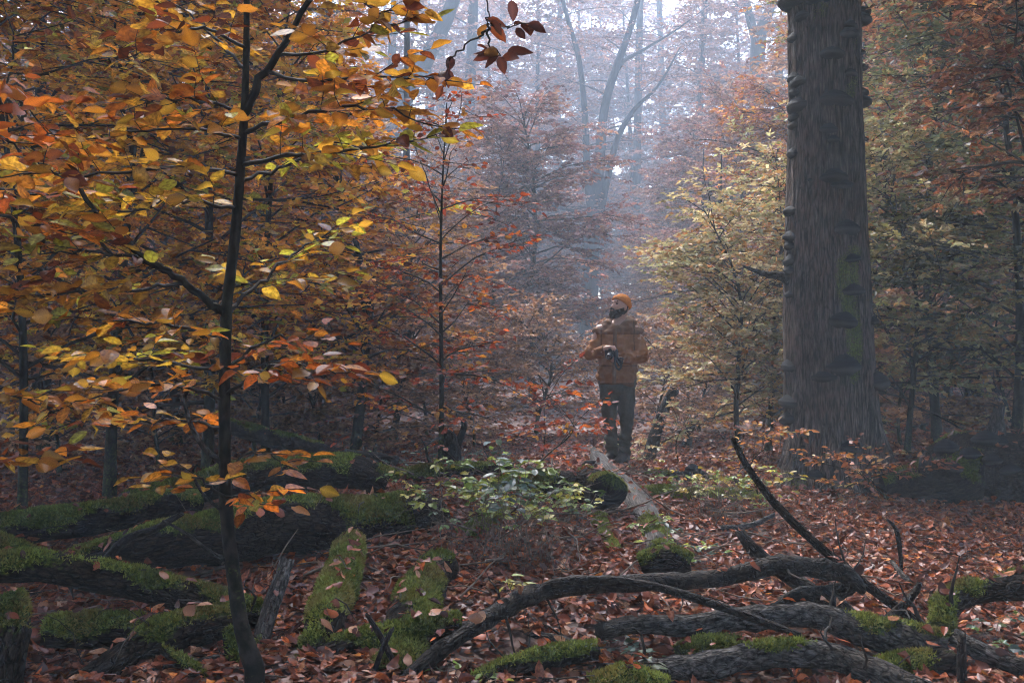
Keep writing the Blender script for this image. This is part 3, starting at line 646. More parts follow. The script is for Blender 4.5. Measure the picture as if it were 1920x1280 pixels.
def trunk_path(base, H, rng, lean=(0, 0), wig=.12, n=9):
    z = np.linspace(0, 1, n); a = rng.normal(0, wig, (3, 2))
    off = sum(a[k][None] * np.sin((k + 1) * 1.7 * z + k)[:, None] * z[:, None] for k in range(3))
    C = np.zeros((n, 3)); C[:, :2] = off + np.outer(z, lean); C[:, 2] = z * H
    return C + base
def beech(name, label, px, Y, H, cr, pal, seed, tr=.05, zlo=.8, nb=34, size=.08, ls=.05, sp=.17, tl=.5, lean=(0, 0), bark='bark_young', group=None, kind=0, lm='leaf_far', cat='tree', up=.42, top=1.0, x=None, wig=.26, sink=.1, dens=1.3, nsub=5):
    rng = np.random.default_rng(seed)
    X = (px - 960) / FPX * Y if x is None else x; base = np.array((X, Y, float(gz(X, Y)) - .02))
    t = thing(name, label, cat, base, group)
    C = trunk_path(base, H, rng, lean, wig); Cs = catmull(C, 22); Cs[0, 2] -= sink
    rad = tr * (1 - np.linspace(0, 1, 22) * .85); rad[0] *= 1.35; rad[1] *= 1.1
    V, F, uv, nr = tube(Cs, rad, 10, .08, 2, seed)
    part('trunk', V, F, M[bark], t, uv=uv, attrs={'moss': np.clip(nr[:, 2] * 0 + (.35 - (V[:, 2] - base[2]) * .3), 0, .4)})
    B = Fol(); az = rng.uniform(0, 6.28); nb = int(nb * dens); ls = ls * .54; cheap = Y > 9; size = size * 1.12
    for k in range(nb):
        u = (k + rng.uniform(0, 1)) / nb; h = zlo + (H * .98 - zlo) * u; f = h / H
        p = np.array([np.interp(h + base[2], Cs[:, 2], Cs[:, a]) for a in range(3)])
        az += 2.4 + rng.normal(0, .3)
        L = cr * (1.05 - .5 * f ** 2.2) * rng.uniform(.4, 1.15) * top
        e0 = rng.normal(up + .4 * f, .3)
        q = [p]; dirn = np.array((math.cos(az), math.sin(az))); e = e0; a2 = az
        for s_ in range(5):
            a2 += rng.normal(0, .22); e -= rng.uniform(-.05, .22)
            q.append(q[-1] + L / 5 * np.array((math.cos(a2) * math.cos(e), math.sin(a2) * math.cos(e), math.sin(e))))
        r0 = min(tr * .42 * (1.1 - f * .6), .03)
        foliate(B, q, r0, .003, rng, pal, sp, tl, ls, size, start=.25, flat=.55, cheap=cheap)
        for s_ in range(nsub if L > .7 else 2):
            tt = rng.uniform(.2, .85) * 5; i = int(tt); p2 = q[i] + (q[i + 1] - q[i]) * (tt - i); d2 = q[i + 1] - q[i]; a3 = math.atan2(d2[1], d2[0]) + rng.choice((-1, 1)) * rng.uniform(.5, 1.0)
            L2 = (L * .55 * (1.1 - tt / 5) + .12 * L) * rng.uniform(.7, 1.3); e2 = rng.normal(.10, .18); qq = [p2]
            for s3 in range(3):
                a3 += rng.normal(0, .15); e2 -= rng.uniform(-.05, .15); qq.append(qq[-1] + L2 / 3 * np.array((math.cos(a3) * math.cos(e2), math.sin(a3) * math.cos(e2), math.sin(e2))))
            foliate(B, qq, r0 * .45, .0025, rng, pal, sp, tl * .8, ls, size, start=.15, flat=.55, cheap=cheap)
    emit(B, t, rng, kind, lm=lm)
    return t
def copy_tree(o, loc, rz, sc, label=None, group=None):
    c = o.copy(); COL.objects.link(c); c.location = loc; c.rotation_euler = (0, 0, rz); c.scale = (sc, sc, sc); BASE[c.name] = np.array(loc)
    if label: c['label'] = label
    if group: c['group'] = group
    for ch in o.children:
        d = ch.copy(); COL.objects.link(d); d.parent = c
    return c
# --- golden thicket behind the sapling
beech('young_beech', 'golden young beech close behind the thin sapling, at the left edge', 40, 7.2, 5.6, 1.9, GOLD, 101, .035, .9, 36, kind=1, lm='leaf', dens=1.0, nsub=4)
beech('young_beech', 'golden beech with a dark thin stem between the picture edge and the sapling', 205, 8.4, 6.2, 2.0, GOLD, 102, .05, .8, 42, kind=1, lm='leaf', dens=1.0, nsub=4)
beech('young_beech', 'golden orange beech whose dark stem shows just beside the sapling stem', 388, 9.6, 6.6, 2.1, GOLD, 103, .06, .8, 44)
beech('young_beech', 'amber beech to the right of the sapling, behind the mossy logs', 500, 10.6, 6.2, 1.5, GOLD, 104, .05, .9, 40)
beech('young_beech', 'amber brown beech with a straight dark stem halfway between sapling and copper beech', 662, 12.4, 4.6, 1.5, AMBER, 105, .075, 1.0, 42)
beech('copper_beech', 'small copper red beech rising behind the prong stump', 826, 8.5, 3.2, .9, COPPER, 106, .026, .35, 32, size=.064, ls=.065, sp=.15, tl=.28, kind=1, lm='leaf', wig=.05, nsub=4, dens=1.1)
beech('seedling', 'low copper red seedling left of the standing man', 1010, 8.3, .85, .55, COPPER, 107, .008, .15, 9, size=.06, sp=.12, tl=.2, kind=1, lm='leaf', cat='seedling')
beech('young_beech', 'dull brown beech behind the small copper beech', 735, 16, 4.0, 1.8, BROWN, 108, .06, .7, 44)
beech('young_beech', 'mauve brown beech behind and left of the standing man', 925, 26, 7.0, 2.6, MAUVE, 109, .06, .6, 42)
beech('young_beech', 'low brown beech just left of the standing man', 1005, 17, 2.2, 1.2, BROWN, 110, .04, .4, 30)
beech('young_beech', 'small brown beech right behind the standing man', 1290, 27, 3.6, 1.8, BROWN, 111, .04, .4, 30)
beech('young_beech', 'pale yellow green beech between the standing man and the snag', 1390, 12.8, 3.4, 1.45, PALE, 112, .04, .6, 40)
beech('young_beech', 'pale orange beech touching the left side of the snag', 1440, 14.2, 4.2, 1.9, PALE, 113, .05, .8, 40)
beech('young_beech', 'pinkish brown beech in the mist left of the snag', 1385, 34, 9.5, 3.4, PINK, 114, .11, 1.4, 62, size=.11)
beech('young_beech', 'pinkish beech fading into mist right above the standing man', 1275, 42, 10.5, 3.6, PINK, 115, .12, 1.2, 56, size=.13)
beech('young_beech', 'yellow green beech with flat layered sprays right of the snag', 1700, 12.2, 4.2, 2.0, GREEN[1:4] + PALE[:4] + PALE[:1], 116, .04, .6, 44)
beech('young_beech', 'rust orange beech high on the right of the snag', 1760, 13.5, 7.4, 2.4, RUST[:3] + GREEN[:3], 117, .07, 2.4, 44)
beech('young_beech', 'dark green leafy tree at the right edge', 1905, 11.6, 7.0, 2.0, DEEP, 118, .06, .7, 50)
beech('young_beech', 'rust red beech reaching in from the top right corner', 1990, 8.8, 6.2, 1.9, RUST, 119, .06, 2.6, 34, kind=1, lm='leaf')
beech('young_beech', 'olive and orange beech farther back right of the snag', 1650, 18, 8.6, 2.8, GREEN[1:4] + RUST[:3], 120, .08, 1.0, 52, size=.09)
beech('young_beech', 'hazy rust beech between the snag and the right edge', 1830, 18.5, 9, 3.0, RUST[:2] + GREEN[:3], 121, .08, 1.5, 54, size=.09)
beech('young_beech', 'hazy orange brown tree directly behind the snag', 1530, 22, 7, 2.6, PINK[:2] + AMBER[:3], 122, .09, 1.2, 52, size=.10)
beech('young_beech', 'hazy amber tree at the upper left edge', 80, 14.5, 8.6, 2.8, GOLD, 123, .08, 1.2, 54, size=.09)
beech('young_beech', 'hazy amber tree behind the golden thicket', 330, 15.5, 9, 2.8, AMBER[:3] + GOLD[:2], 124, .08, 1.2, 54, size=.09)
beech('young_beech', 'brown tree in mist above the amber beech', 520, 17.5, 9.4, 2.8, BROWN[:3] + AMBER[:2], 125, .08, 1.2, 54, size=.10)
beech('young_beech', 'mauve tree fading into mist left of the copper beech', 620, 33, 10, 3.2, MAUVE[:2] + PINK[:2], 126, .12, 1.4, 62, size=.12)
beech('seedling', 'orange leaved seedling at the foot of the snag', 1575, 9.5, .5, .38, AMBER, 127, .008, .1, 7, size=.06, sp=.11, tl=.2, kind=1, cat='seedling')
beech('seedling', 'brown orange seedling beside the great fallen trunk', 1665, 9.3, .5, .45, RUST, 128, .008, .1, 7, size=.06, sp=.11, tl=.2, kind=1, cat='seedling')
beech('seedling', 'orange seedling behind the leaning stick', 1420, 8.9, .7, .45, AMBER, 129, .008, .15, 9, size=.055, sp=.11, tl=.2, kind=1, cat='seedling')
beech('seedling', 'pale tan seedling right of the standing man', 1275, 11.2, .75, .5, BROWN, 130, .008, .1, 10, size=.05, sp=.10, tl=.2, kind=1, cat='seedling')
# --- hazy far understory, shared forms
far_a = beech('far_beech', 'misty reddish understory tree in the far distance', 1000, 27, 8, 3.0, PINK, 140, .10, .8, 60, size=.14, ls=.075, sp=.24, tl=.7, group='misty understory trees')
far_b = beech('far_beech', 'misty brown understory tree in the far distance', 560, 26, 10, 3.2, BROWN, 141, .12, 1.0, 64, size=.14, ls=.075, sp=.24, tl=.7, group='misty brown understory trees')
low = beech('low_beech', 'low brown beech bush spreading over the dim ground', 480, 13.2, 2.3, 1.5, BROWN, 143, .03, .12, 30, size=.085, sp=.2, group='low beech bushes', nsub=5, dens=1.0)
rng = np.random.default_rng(70)
for px, Y, s in [(600, 14, 1.0), (700, 13.4, .9), (890, 15, .8), (1235, 16, .85), (1310, 18, 1.0), (110, 12, 1.0), (300, 12.6, 1.0), (1690, 15, 1.0), (1795, 15.5, 1.1), (1900, 14, 1.1), (1450, 17, 1.0), (800, 17, 1.1), (30, 15, 1.2), (400, 16, 1.2), (540, 18, 1.2), (200, 17, 1.2), (1380, 21, 1.1)]:
    x = (px - 960) / FPX * Y; copy_tree(low, (x, Y, float(gz(x, Y)) - .03), rng.uniform(0, 6.28), s)
far_c = beech('tall_beech', 'tall hazy beech with a high crown far back in the mist', 1010, 62, 25, 6.0, MAUVE, 142, .30, 5.0, 70, size=.30, ls=.20, sp=.5, tl=1.3, bark='bark_far', group='tall hazy beeches', dens=1.0)
rng = np.random.default_rng(77)
for px, Y, s in [(60, 26, 1.1), (240, 30, 1.15), (420, 27, 1.1), (1600, 30, 1.2), (1740, 27, 1.15), (1900, 26, 1.2), (1480, 38, 1.3), (850, 44, 1.1), (1690, 42, 1.4), (300, 44, 1.5), (560, 46, 1.5), (1850, 44, 1.6), (-40, 36, 1.3), (150, 40, 1.3), (1990, 36, 1.3), (30, 52, 1.7), (440, 56, 1.7), (700, 54, 1.5), (1600, 58, 1.7), (1780, 60, 1.8), (1960, 54, 1.7), (-20, 72, 2.0), (90, 80, 2.1), (230, 84, 2.2), (400, 90, 2.2), (560, 86, 2.0), (690, 92, 2.0), (1480, 90, 2.0), (1620, 94, 2.2), (1760, 96, 2.2), (1880, 88, 2.2), (1000, 120, 2.0), (1130, 125, 2.0), (1290, 120, 2.0), (850, 118, 2.0), (-60, 100, 2.6), (1980, 100, 2.6)]:
    x = (px - 960) / FPX * Y; copy_tree(far_b, (x, Y, float(gz(x, Y)) - .05), rng.uniform(0, 6.28), s)
for px, Y, s in [(1250, 44, .75), (1020, 60, .9), (1340, 40, 1.1), (940, 40, .9), (1430, 48, 1.3), (1230, 60, 1.1), (1010, 66, 1.3), (840, 40, .75), (1560, 60, 1.5), (770, 62, 1.4), (1130, 75, 1.5), (900, 80, 1.7), (1330, 78, 1.7), (1210, 90, 1.7)]:
    x = (px - 960) / FPX * Y; copy_tree(far_a, (x, Y, float(gz(x, Y)) - .05), rng.uniform(0, 6.28), s)
for px, Y, s in [(15, 17, .45), (110, 20, .5), (300, 19, .45), (470, 21, .5), (610, 23, .5), (1640, 20, .5), (1730, 18, .45), (1850, 19, .5), (960, 52, .7), (1010, 46, .6), (1060, 64, .8), (930, 70, .9), (-60, 26, .6), (1970, 24, .6), (200, 28, .6), (400, 30, .6), (1560, 28, .55), (60, 33, .8), (-90, 46, .9)]:
    x = (px - 960) / FPX * Y; copy_tree(far_a, (x, Y, float(gz(x, Y)) - .05), rng.uniform(0, 6.28), s, 'low brown bushy tree in the dim understory', 'low bushy understory trees')
for px, Y, s in [(820, 56, .9), (930, 75, 1.1), (1190, 80, 1.15), (1300, 58, .85), (1090, 95, 1.35), (1400, 70, 1.1), (740, 80, 1.2), (600, 66, 1.1), (1520, 85, 1.3), (1650, 70, 1.2), (380, 70, 1.2), (180, 75, 1.2), (1800, 78, 1.3), (1000, 110, 1.5), (1250, 110, 1.5), (870, 105, 1.5), (1050, 78, 1.0), (1140, 100, 1.4), (1210, 125, 1.7), (960, 128, 1.7), (1350, 95, 1.4), (800, 95, 1.4), (1450, 112, 1.6), (1090, 140, 1.9), (1300, 140, 1.9), (900, 140, 1.9), (700, 120, 1.7)]:
    x = (px - 960) / FPX * Y; copy_tree(far_c, (x, Y, float(gz(x, Y)) - .05), rng.uniform(0, 6.28), s)
# --- tall old trees in the mist: limbs given as px polylines
def tall(name, label, Y, limbs, seed, pal=MAUVE, group=None, size=.15, tl=1.0, nspr=5, leaf=True):
    rng = np.random.default_rng(seed)
    k_ = Y / 32.; b = P(limbs[0][0][0], 860, Y); b[2] = float(gz(b[0], b[1])) - .05
    t = thing(name, label, 'tree', b, group); B = Fol()
    for li, L in enumerate(limbs):
        pw = np.array([P(a, c, Y + dy * k_) for a, c, _, dy in L]); rw = np.array([r / FPX * Y for _, _, r, _ in L])
        if li == 0: pw[0][2] = b[2] - .2
        n = 24; C = catmull(pw, n); rad = np.interp(np.linspace(0, 1, n), np.linspace(0, 1, len(rw)), rw)
        V, F, uv, nr = tube(C, rad, 12, .06, 2, seed + li)
        part('trunk' if li == 0 else 'limb', V, F, M['bark_far'], t, uv=uv, attrs={'moss': np.zeros(len(V))})
        if leaf:
            lo = .45 if li == 0 else .25
            for k in range(nspr if li else nspr + 2):
                u = rng.uniform(lo, 1); i = int(u * (n - 1)); az = rng.uniform(0, 6.28); e = rng.normal(.3, .2); Lb = rng.uniform(1.5, 3.6) * k_
                q = [C[i]]
                for s_ in range(5):
                    az += rng.normal(0, .2); e -= rng.uniform(0, .15); q.append(q[-1] + Lb / 5 * np.array((math.cos(az) * math.cos(e), math.sin(az) * math.cos(e), math.sin(e))))
                foliate(B, q, max(.03, rad[i] * .25), .006, rng, pal, .26 * k_, tl * k_, .07 * k_, size * k_ ** .7, start=.25, flat=.55, cheap=True)
    if B.seg: emit(B, t, rng, 0)
    return t
tall('old_beech', 'tall forked old beech in the mist behind the standing man', 54,
     [[(1104, 870, 20, 0), (1103, 650, 17, 0), (1107, 500, 16, 0), (1114, 400, 14, 0), (1124, 300, 10, 0), (1134, 200, 8, 0), (1158, 120, 7, 0), (1186, 40, 6, 0), (1210, -70, 5, 0)],
      [(1110, 420, 7, 0), (1101, 330, 7, 0), (1097, 220, 6, 0), (1085, 110, 5, .3), (1060, 20, 4, .5), (1040, -70, 3, .5)],
      [(1122, 420, 7, 0), (1138, 340, 6.5, -.3), (1158, 260, 5.5, -.5), (1190, 205, 4, -.6), (1235, 160, 2.6, -.8), (1275, 90, 1.2, -.9)],
      [(1140, 180, 5, 0), (1165, 120, 4, .5), (1205, 95, 3, .8), (1270, 55, 1.8, 1), (1330, 10, .8, 1)],
      [(1098, 420, 4, 0), (1080, 398, 3, -.5), (1040, 388, 2.2, -.8), (985, 370, 1, -1)]], 200, MAUVE, nspr=9)
tall('old_beech', 'misty forked tree left of the snag high in the picture', 60,
     [[(1420, 870, 17, 0), (1418, 400, 14, 0), (1420, 120, 14, 0), (1424, 70, 13, 0), (1446, 10, 9, 0), (1470, -70, 7, 0)],
      [(1420, 85, 9, 0), (1405, 30, 8, 0), (1385, -50, 7, 0)], [(1480, 870, 8, 1), (1460, 150, 8, 1), (1480, 60, 7, 1), (1500, -50, 6, 1)]], 201, PINK, nspr=5)
tall('old_beech', 'misty leaning trunk crossing the top above the sapling leaves', 54,
     [[(700, 870, 17, 0), (715, 500, 16, 0), (745, 230, 16, 0), (790, 130, 16, 0), (835, 40, 14, 0), (870, -60, 12, 0)], [(745, 230, 9, 0), (735, 120, 8, .4), (742, -40, 7, .6)]], 202, MAUVE, nspr=4)
tall('old_beech', 'faint straight grey trunk with lichen above the copper beech', 58,
     [[(882, 870, 13, 0), (880, 500, 12, 0), (878, 250, 11, 0), (884, 100, 10, 0), (890, -60, 8, 0)]], 203, MAUVE, nspr=6)
for i, (px, Y, r, ln) in enumerate([(1190, 70, 8, 6), (960, 74, 8, -10), (1300, 66, 8, 12), (1040, 84, 7, 6), (1250, 88, 7, -8), (820, 78, 8, 5)]):
    tall('distant_tree', ['faint trunk in the mist right of the forked beech', 'faint trunk in the mist left of the forked beech', 'faint trunk in the mist above the yellow green beech', 'faintest trunk just left of the forked beech', 'faintest trunk between the forked beech and the yellow green beech', 'faint trunk in the mist above the copper beech'][i], Y, [[(px, 870, r * 1.2, 0), (px + ln * .3, 500, r, 0), (px + ln, 200, r * .9, 0), (px + ln * 2, -60, r * .7, 0)]], 210 + i, MAUVE, 'faint distant trunks', nspr=4)
for i, (px, Y, r, ln) in enumerate([(1345, 24, 9, 4), (1452, 21, 15, 3), (1395, 30, 8, -3), (1315, 34, 7, 2), (1660, 24, 8, -5), (1712, 27, 10, 4), (1775, 22, 9, 6), (1822, 20, 12, 3), (1865, 25, 10, 0), (1735, 33, 8, 2),
                                     (70, 16, 12, 5), (155, 19, 16, -4), (250, 22, 10, 4), (480, 21, 10, 3), (610, 24, 10, 2), (540, 28, 9, -4), (760, 26, 7, 2)]):
    LR = ['slim dark trunk just left of the snag foot', 'broad dark trunk hidden against the left side of the snag', 'hazy thin trunk between the leaning dead tree and the snag', 'thin hazy trunk behind the leaning dead tree', 'first dark trunk right of the snag', 'third dark trunk right of the snag',
          'fifth dark trunk right of the snag', 'thickest dark trunk near the right edge', 'outermost dark trunk at the right edge', 'fourth and hazier trunk right of the snag', 'dark trunk at the far left edge', 'broad dark trunk left of the golden thicket stems', 'thin dark trunk between the golden stems',
          'dark trunk just right of the sapling stem', 'hazy trunk left of the copper beech', 'thin hazy trunk above the long bare log', 'slender hazy trunk closest to the copper beech']
    tall('dark_trunk_tree', LR[i], Y, [[(px, 870, r * 1.15, 0), (px + ln * .4, 600, r, 0), (px + ln, 300 if not 1300 < px < 1480 else 430, r * (.9 if not 1300 < px < 1480 else .5), 0), (px + ln * 2, -80 if not 1300 < px < 1480 else 280, r * (.7 if not 1300 < px < 1480 else .12), 0)]], 230 + i, MAUVE if px > 1000 else AMBER, 'dark trunks in the understory', nspr=4)
# the forest goes on around the camera: unseen crowns added to shade the foreground
can = beech('added_shade_beech', 'unseen tall beech added beside the camera, its crown shading the foreground', 0, -5, 14, 6.2, AMBER[:3] + GREEN[:2], 170, .2, 6.0, 60, size=.30, ls=.17, sp=.34, tl=1.0, bark='bark_far', x=-6.5, group='added shade beeches around the camera', dens=1.0)
for i, (x, y, s_) in enumerate([(5.6, -3.5, 1.0), (8.0, 4.0, 1.0), (-7.5, -3.0, 1.0), (11, 10.5, 1.1), (0, -9, 1.1), (14, 18, 1.15), (-2.0, -2.0, .95), (2.6, .2, .95), (-14, -3, 1.1), (14, -2, 1.1), (6, -12, 1.2), (-7, -12, 1.2), (5.2, 6.2, .95), (10, 14, 1.05), (-8.4, 8.8, .9), (-9.5, 4.5, 1.0), (-12.5, 11, 1.05), (-9, 15.5, 1.05), (8.0, 9.6, .95)]):
    copy_tree(can, (x, y, float(gz(x, y)) - .05), rng.uniform(0, 6.28), s_)
for i, (x, y, s_) in enumerate([(-4, -10, .9), (3, -11, .9), (9, -7, .9), (-11, -7, .9), (0, -15, 1.0)]):  # unseen low trees added to keep light off camera-facing sides
    copy_tree(far_b, (x, y, float(gz(x, y)) - .05), rng.uniform(0, 6.28), s_, 'unseen low brown beech added behind the camera for shade', 'added shade trees behind the camera')

# ------------------------------------------------------------------ hero saplings, branch by branch
def sapling(name, label, stem, branches, pal, seed, size, n_single=300, ls=.040, sp=.055, tl=.31, extra=None, dead=(), bark='bark_young'):
    rng = np.random.default_rng(seed)
    pw = np.array([P(a, b, c) for a, b, c, _ in stem]); rw = np.array([r / FPX * c for _, _, c, r in stem])
    base = pw[0].copy(); base[2] = float(gz(base[0], base[1])); t = thing(name, label, 'sapling', base)
    n = 90; C = catmull(pw, n); C[0, 2] = base[2] - .12; rad = np.interp(np.linspace(0, 1, n), np.linspace(0, 1, len(rw)), rw)
    V, F, uv, nr = tube(C, rad, 14, .10, 2.5, seed)
    part('stem', V, F, M[bark], t, uv=uv, attrs={'moss': np.clip(.22 + .25 * NZ(V * 9, 2) - (V[:, 2] - base[2]) * .4, 0, .4)})
    B = Fol()
    for br in branches:
        pts = np.array([P(*q[:3]) for q in br['p']]); C = catmull(pts, 4 * len(pts)); C[1:-1] += rng.normal(0, .006, (len(C) - 2, 3))
        r0 = br.get('r', 4) / FPX * pts[0][1]
        foliate(B, C, r0, .0022, rng, br.get('pal', pal), br.get('sp', sp), br.get('tl', tl), ls, size, start=br.get('st', .15), flat=.45)
        if br.get('r', 4) > 5:
            V, F, uv, nr = tube(C, np.linspace(r0, max(r0 * .45, .003), len(C)), 8, .08, 2, seed)
            part('limb', V, F, M[bark], t, uv=uv, attrs={'moss': np.zeros(len(V))})
    for dp, rpx in dead:
        C = catmull(np.array([P(*q) for q in dp]), 30); V, F, uv, nr = tube(C, np.linspace(rpx, rpx * .4, 30) / FPX * dp[0][2], 8, .1, 2, seed)
        part('dead_twig', V, F, M['bark_grey'], t, uv=uv, attrs={'moss': np.zeros(len(V))})
    if extra:
        for px, py, Y, dx, dz, s, c in extra:
            B.lp.append(P(px, py, Y)[None]); B.ld.append(np.array([[dx, rng.normal(0, .3), dz]])); B.ln.append(np.array([[rng.normal(0, .3), -.9, .5]])); B.ls.append(np.array([s])); B.lc.append(np.array([c]))
    p, d, nn, sz, c = leaf_arrays(B); m = len(p)
    vis = (np.abs(p[:, 0] / p[:, 1] * FPX) < 1000) & (np.abs((CAMZ - p[:, 2]) / p[:, 1] * FPX) < 660)
    score = sz / p[:, 1] * np.abs(np.sum(nrmz(nn) * nrmz(p - np.array((0, 0, CAMZ))), 1)) * vis
    sel = np.argsort(-score)[:n_single]; keep = np.ones(m, bool); keep[sel] = False
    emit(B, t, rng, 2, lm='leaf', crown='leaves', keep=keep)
    # single leaves share a few dozen coloured meshes
    nv = 40; var = []
    cc = c[sel]; order = np.argsort(cc @ np.array((.3, .6, .1))); groups = np.array_split(order, nv)
    for g in groups:
        g = g if len(g) else order[:1]
        LV, LF, k = leaf_verts(2, np.zeros((1, 3)), np.array([[1., 0, 0]]), np.array([[0, 0, 1.]]), np.ones(1), rng.uniform(.52, .7, 1), rng.uniform(0, .35, 1), rng.normal(-.05, .15, 1), rng.normal(0, .025, (1, 15)))
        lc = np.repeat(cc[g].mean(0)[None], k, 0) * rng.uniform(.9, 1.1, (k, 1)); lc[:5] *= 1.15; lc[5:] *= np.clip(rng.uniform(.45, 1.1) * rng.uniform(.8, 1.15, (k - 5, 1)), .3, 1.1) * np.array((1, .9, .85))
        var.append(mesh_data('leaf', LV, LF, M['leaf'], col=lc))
    for gi, g in enumerate(groups):
        for q in g:
            k = sel[q]; x = nrmz(d[k]); z = nrmz(nn[k] - x * (nn[k] @ x)); y = np.cross(z, x)
            o = bpy.data.objects.new('leaf', var[gi]); COL.objects.link(o); o.parent = t
            mt = Matrix(np.stack([x, y, z], 1).tolist()).to_4x4() @ Matrix.Scale(float(sz[k]), 4); mt.translation = Vector(p[k] - base); o.matrix_local = mt
    return t
YL = [((.70, .46, .045), 3), ((.66, .34, .03), 3), ((.48, .46, .05), 2.5), ((.60, .22, .02), 1.5), ((.22, .06, .02), 1.2)]
OR = [((.66, .27, .028), 3), ((.60, .19, .02), 3), ((.70, .40, .045), 2.4), ((.22, .055, .015), 1.4), ((.45, .44, .05), .7)]
RD = [((.55, .14, .018), 3), ((.42, .09, .015), 2), ((.60, .24, .025), 3), ((.18, .04, .015), 1.2)]
DK = [((.16, .045, .02), 3), ((.11, .03, .018), 3), ((.26, .07, .02), 1.5)]
def br(pal, r, *p, **k): return dict(p=p, pal=pal, r=r, **k)
S0 = 4.15
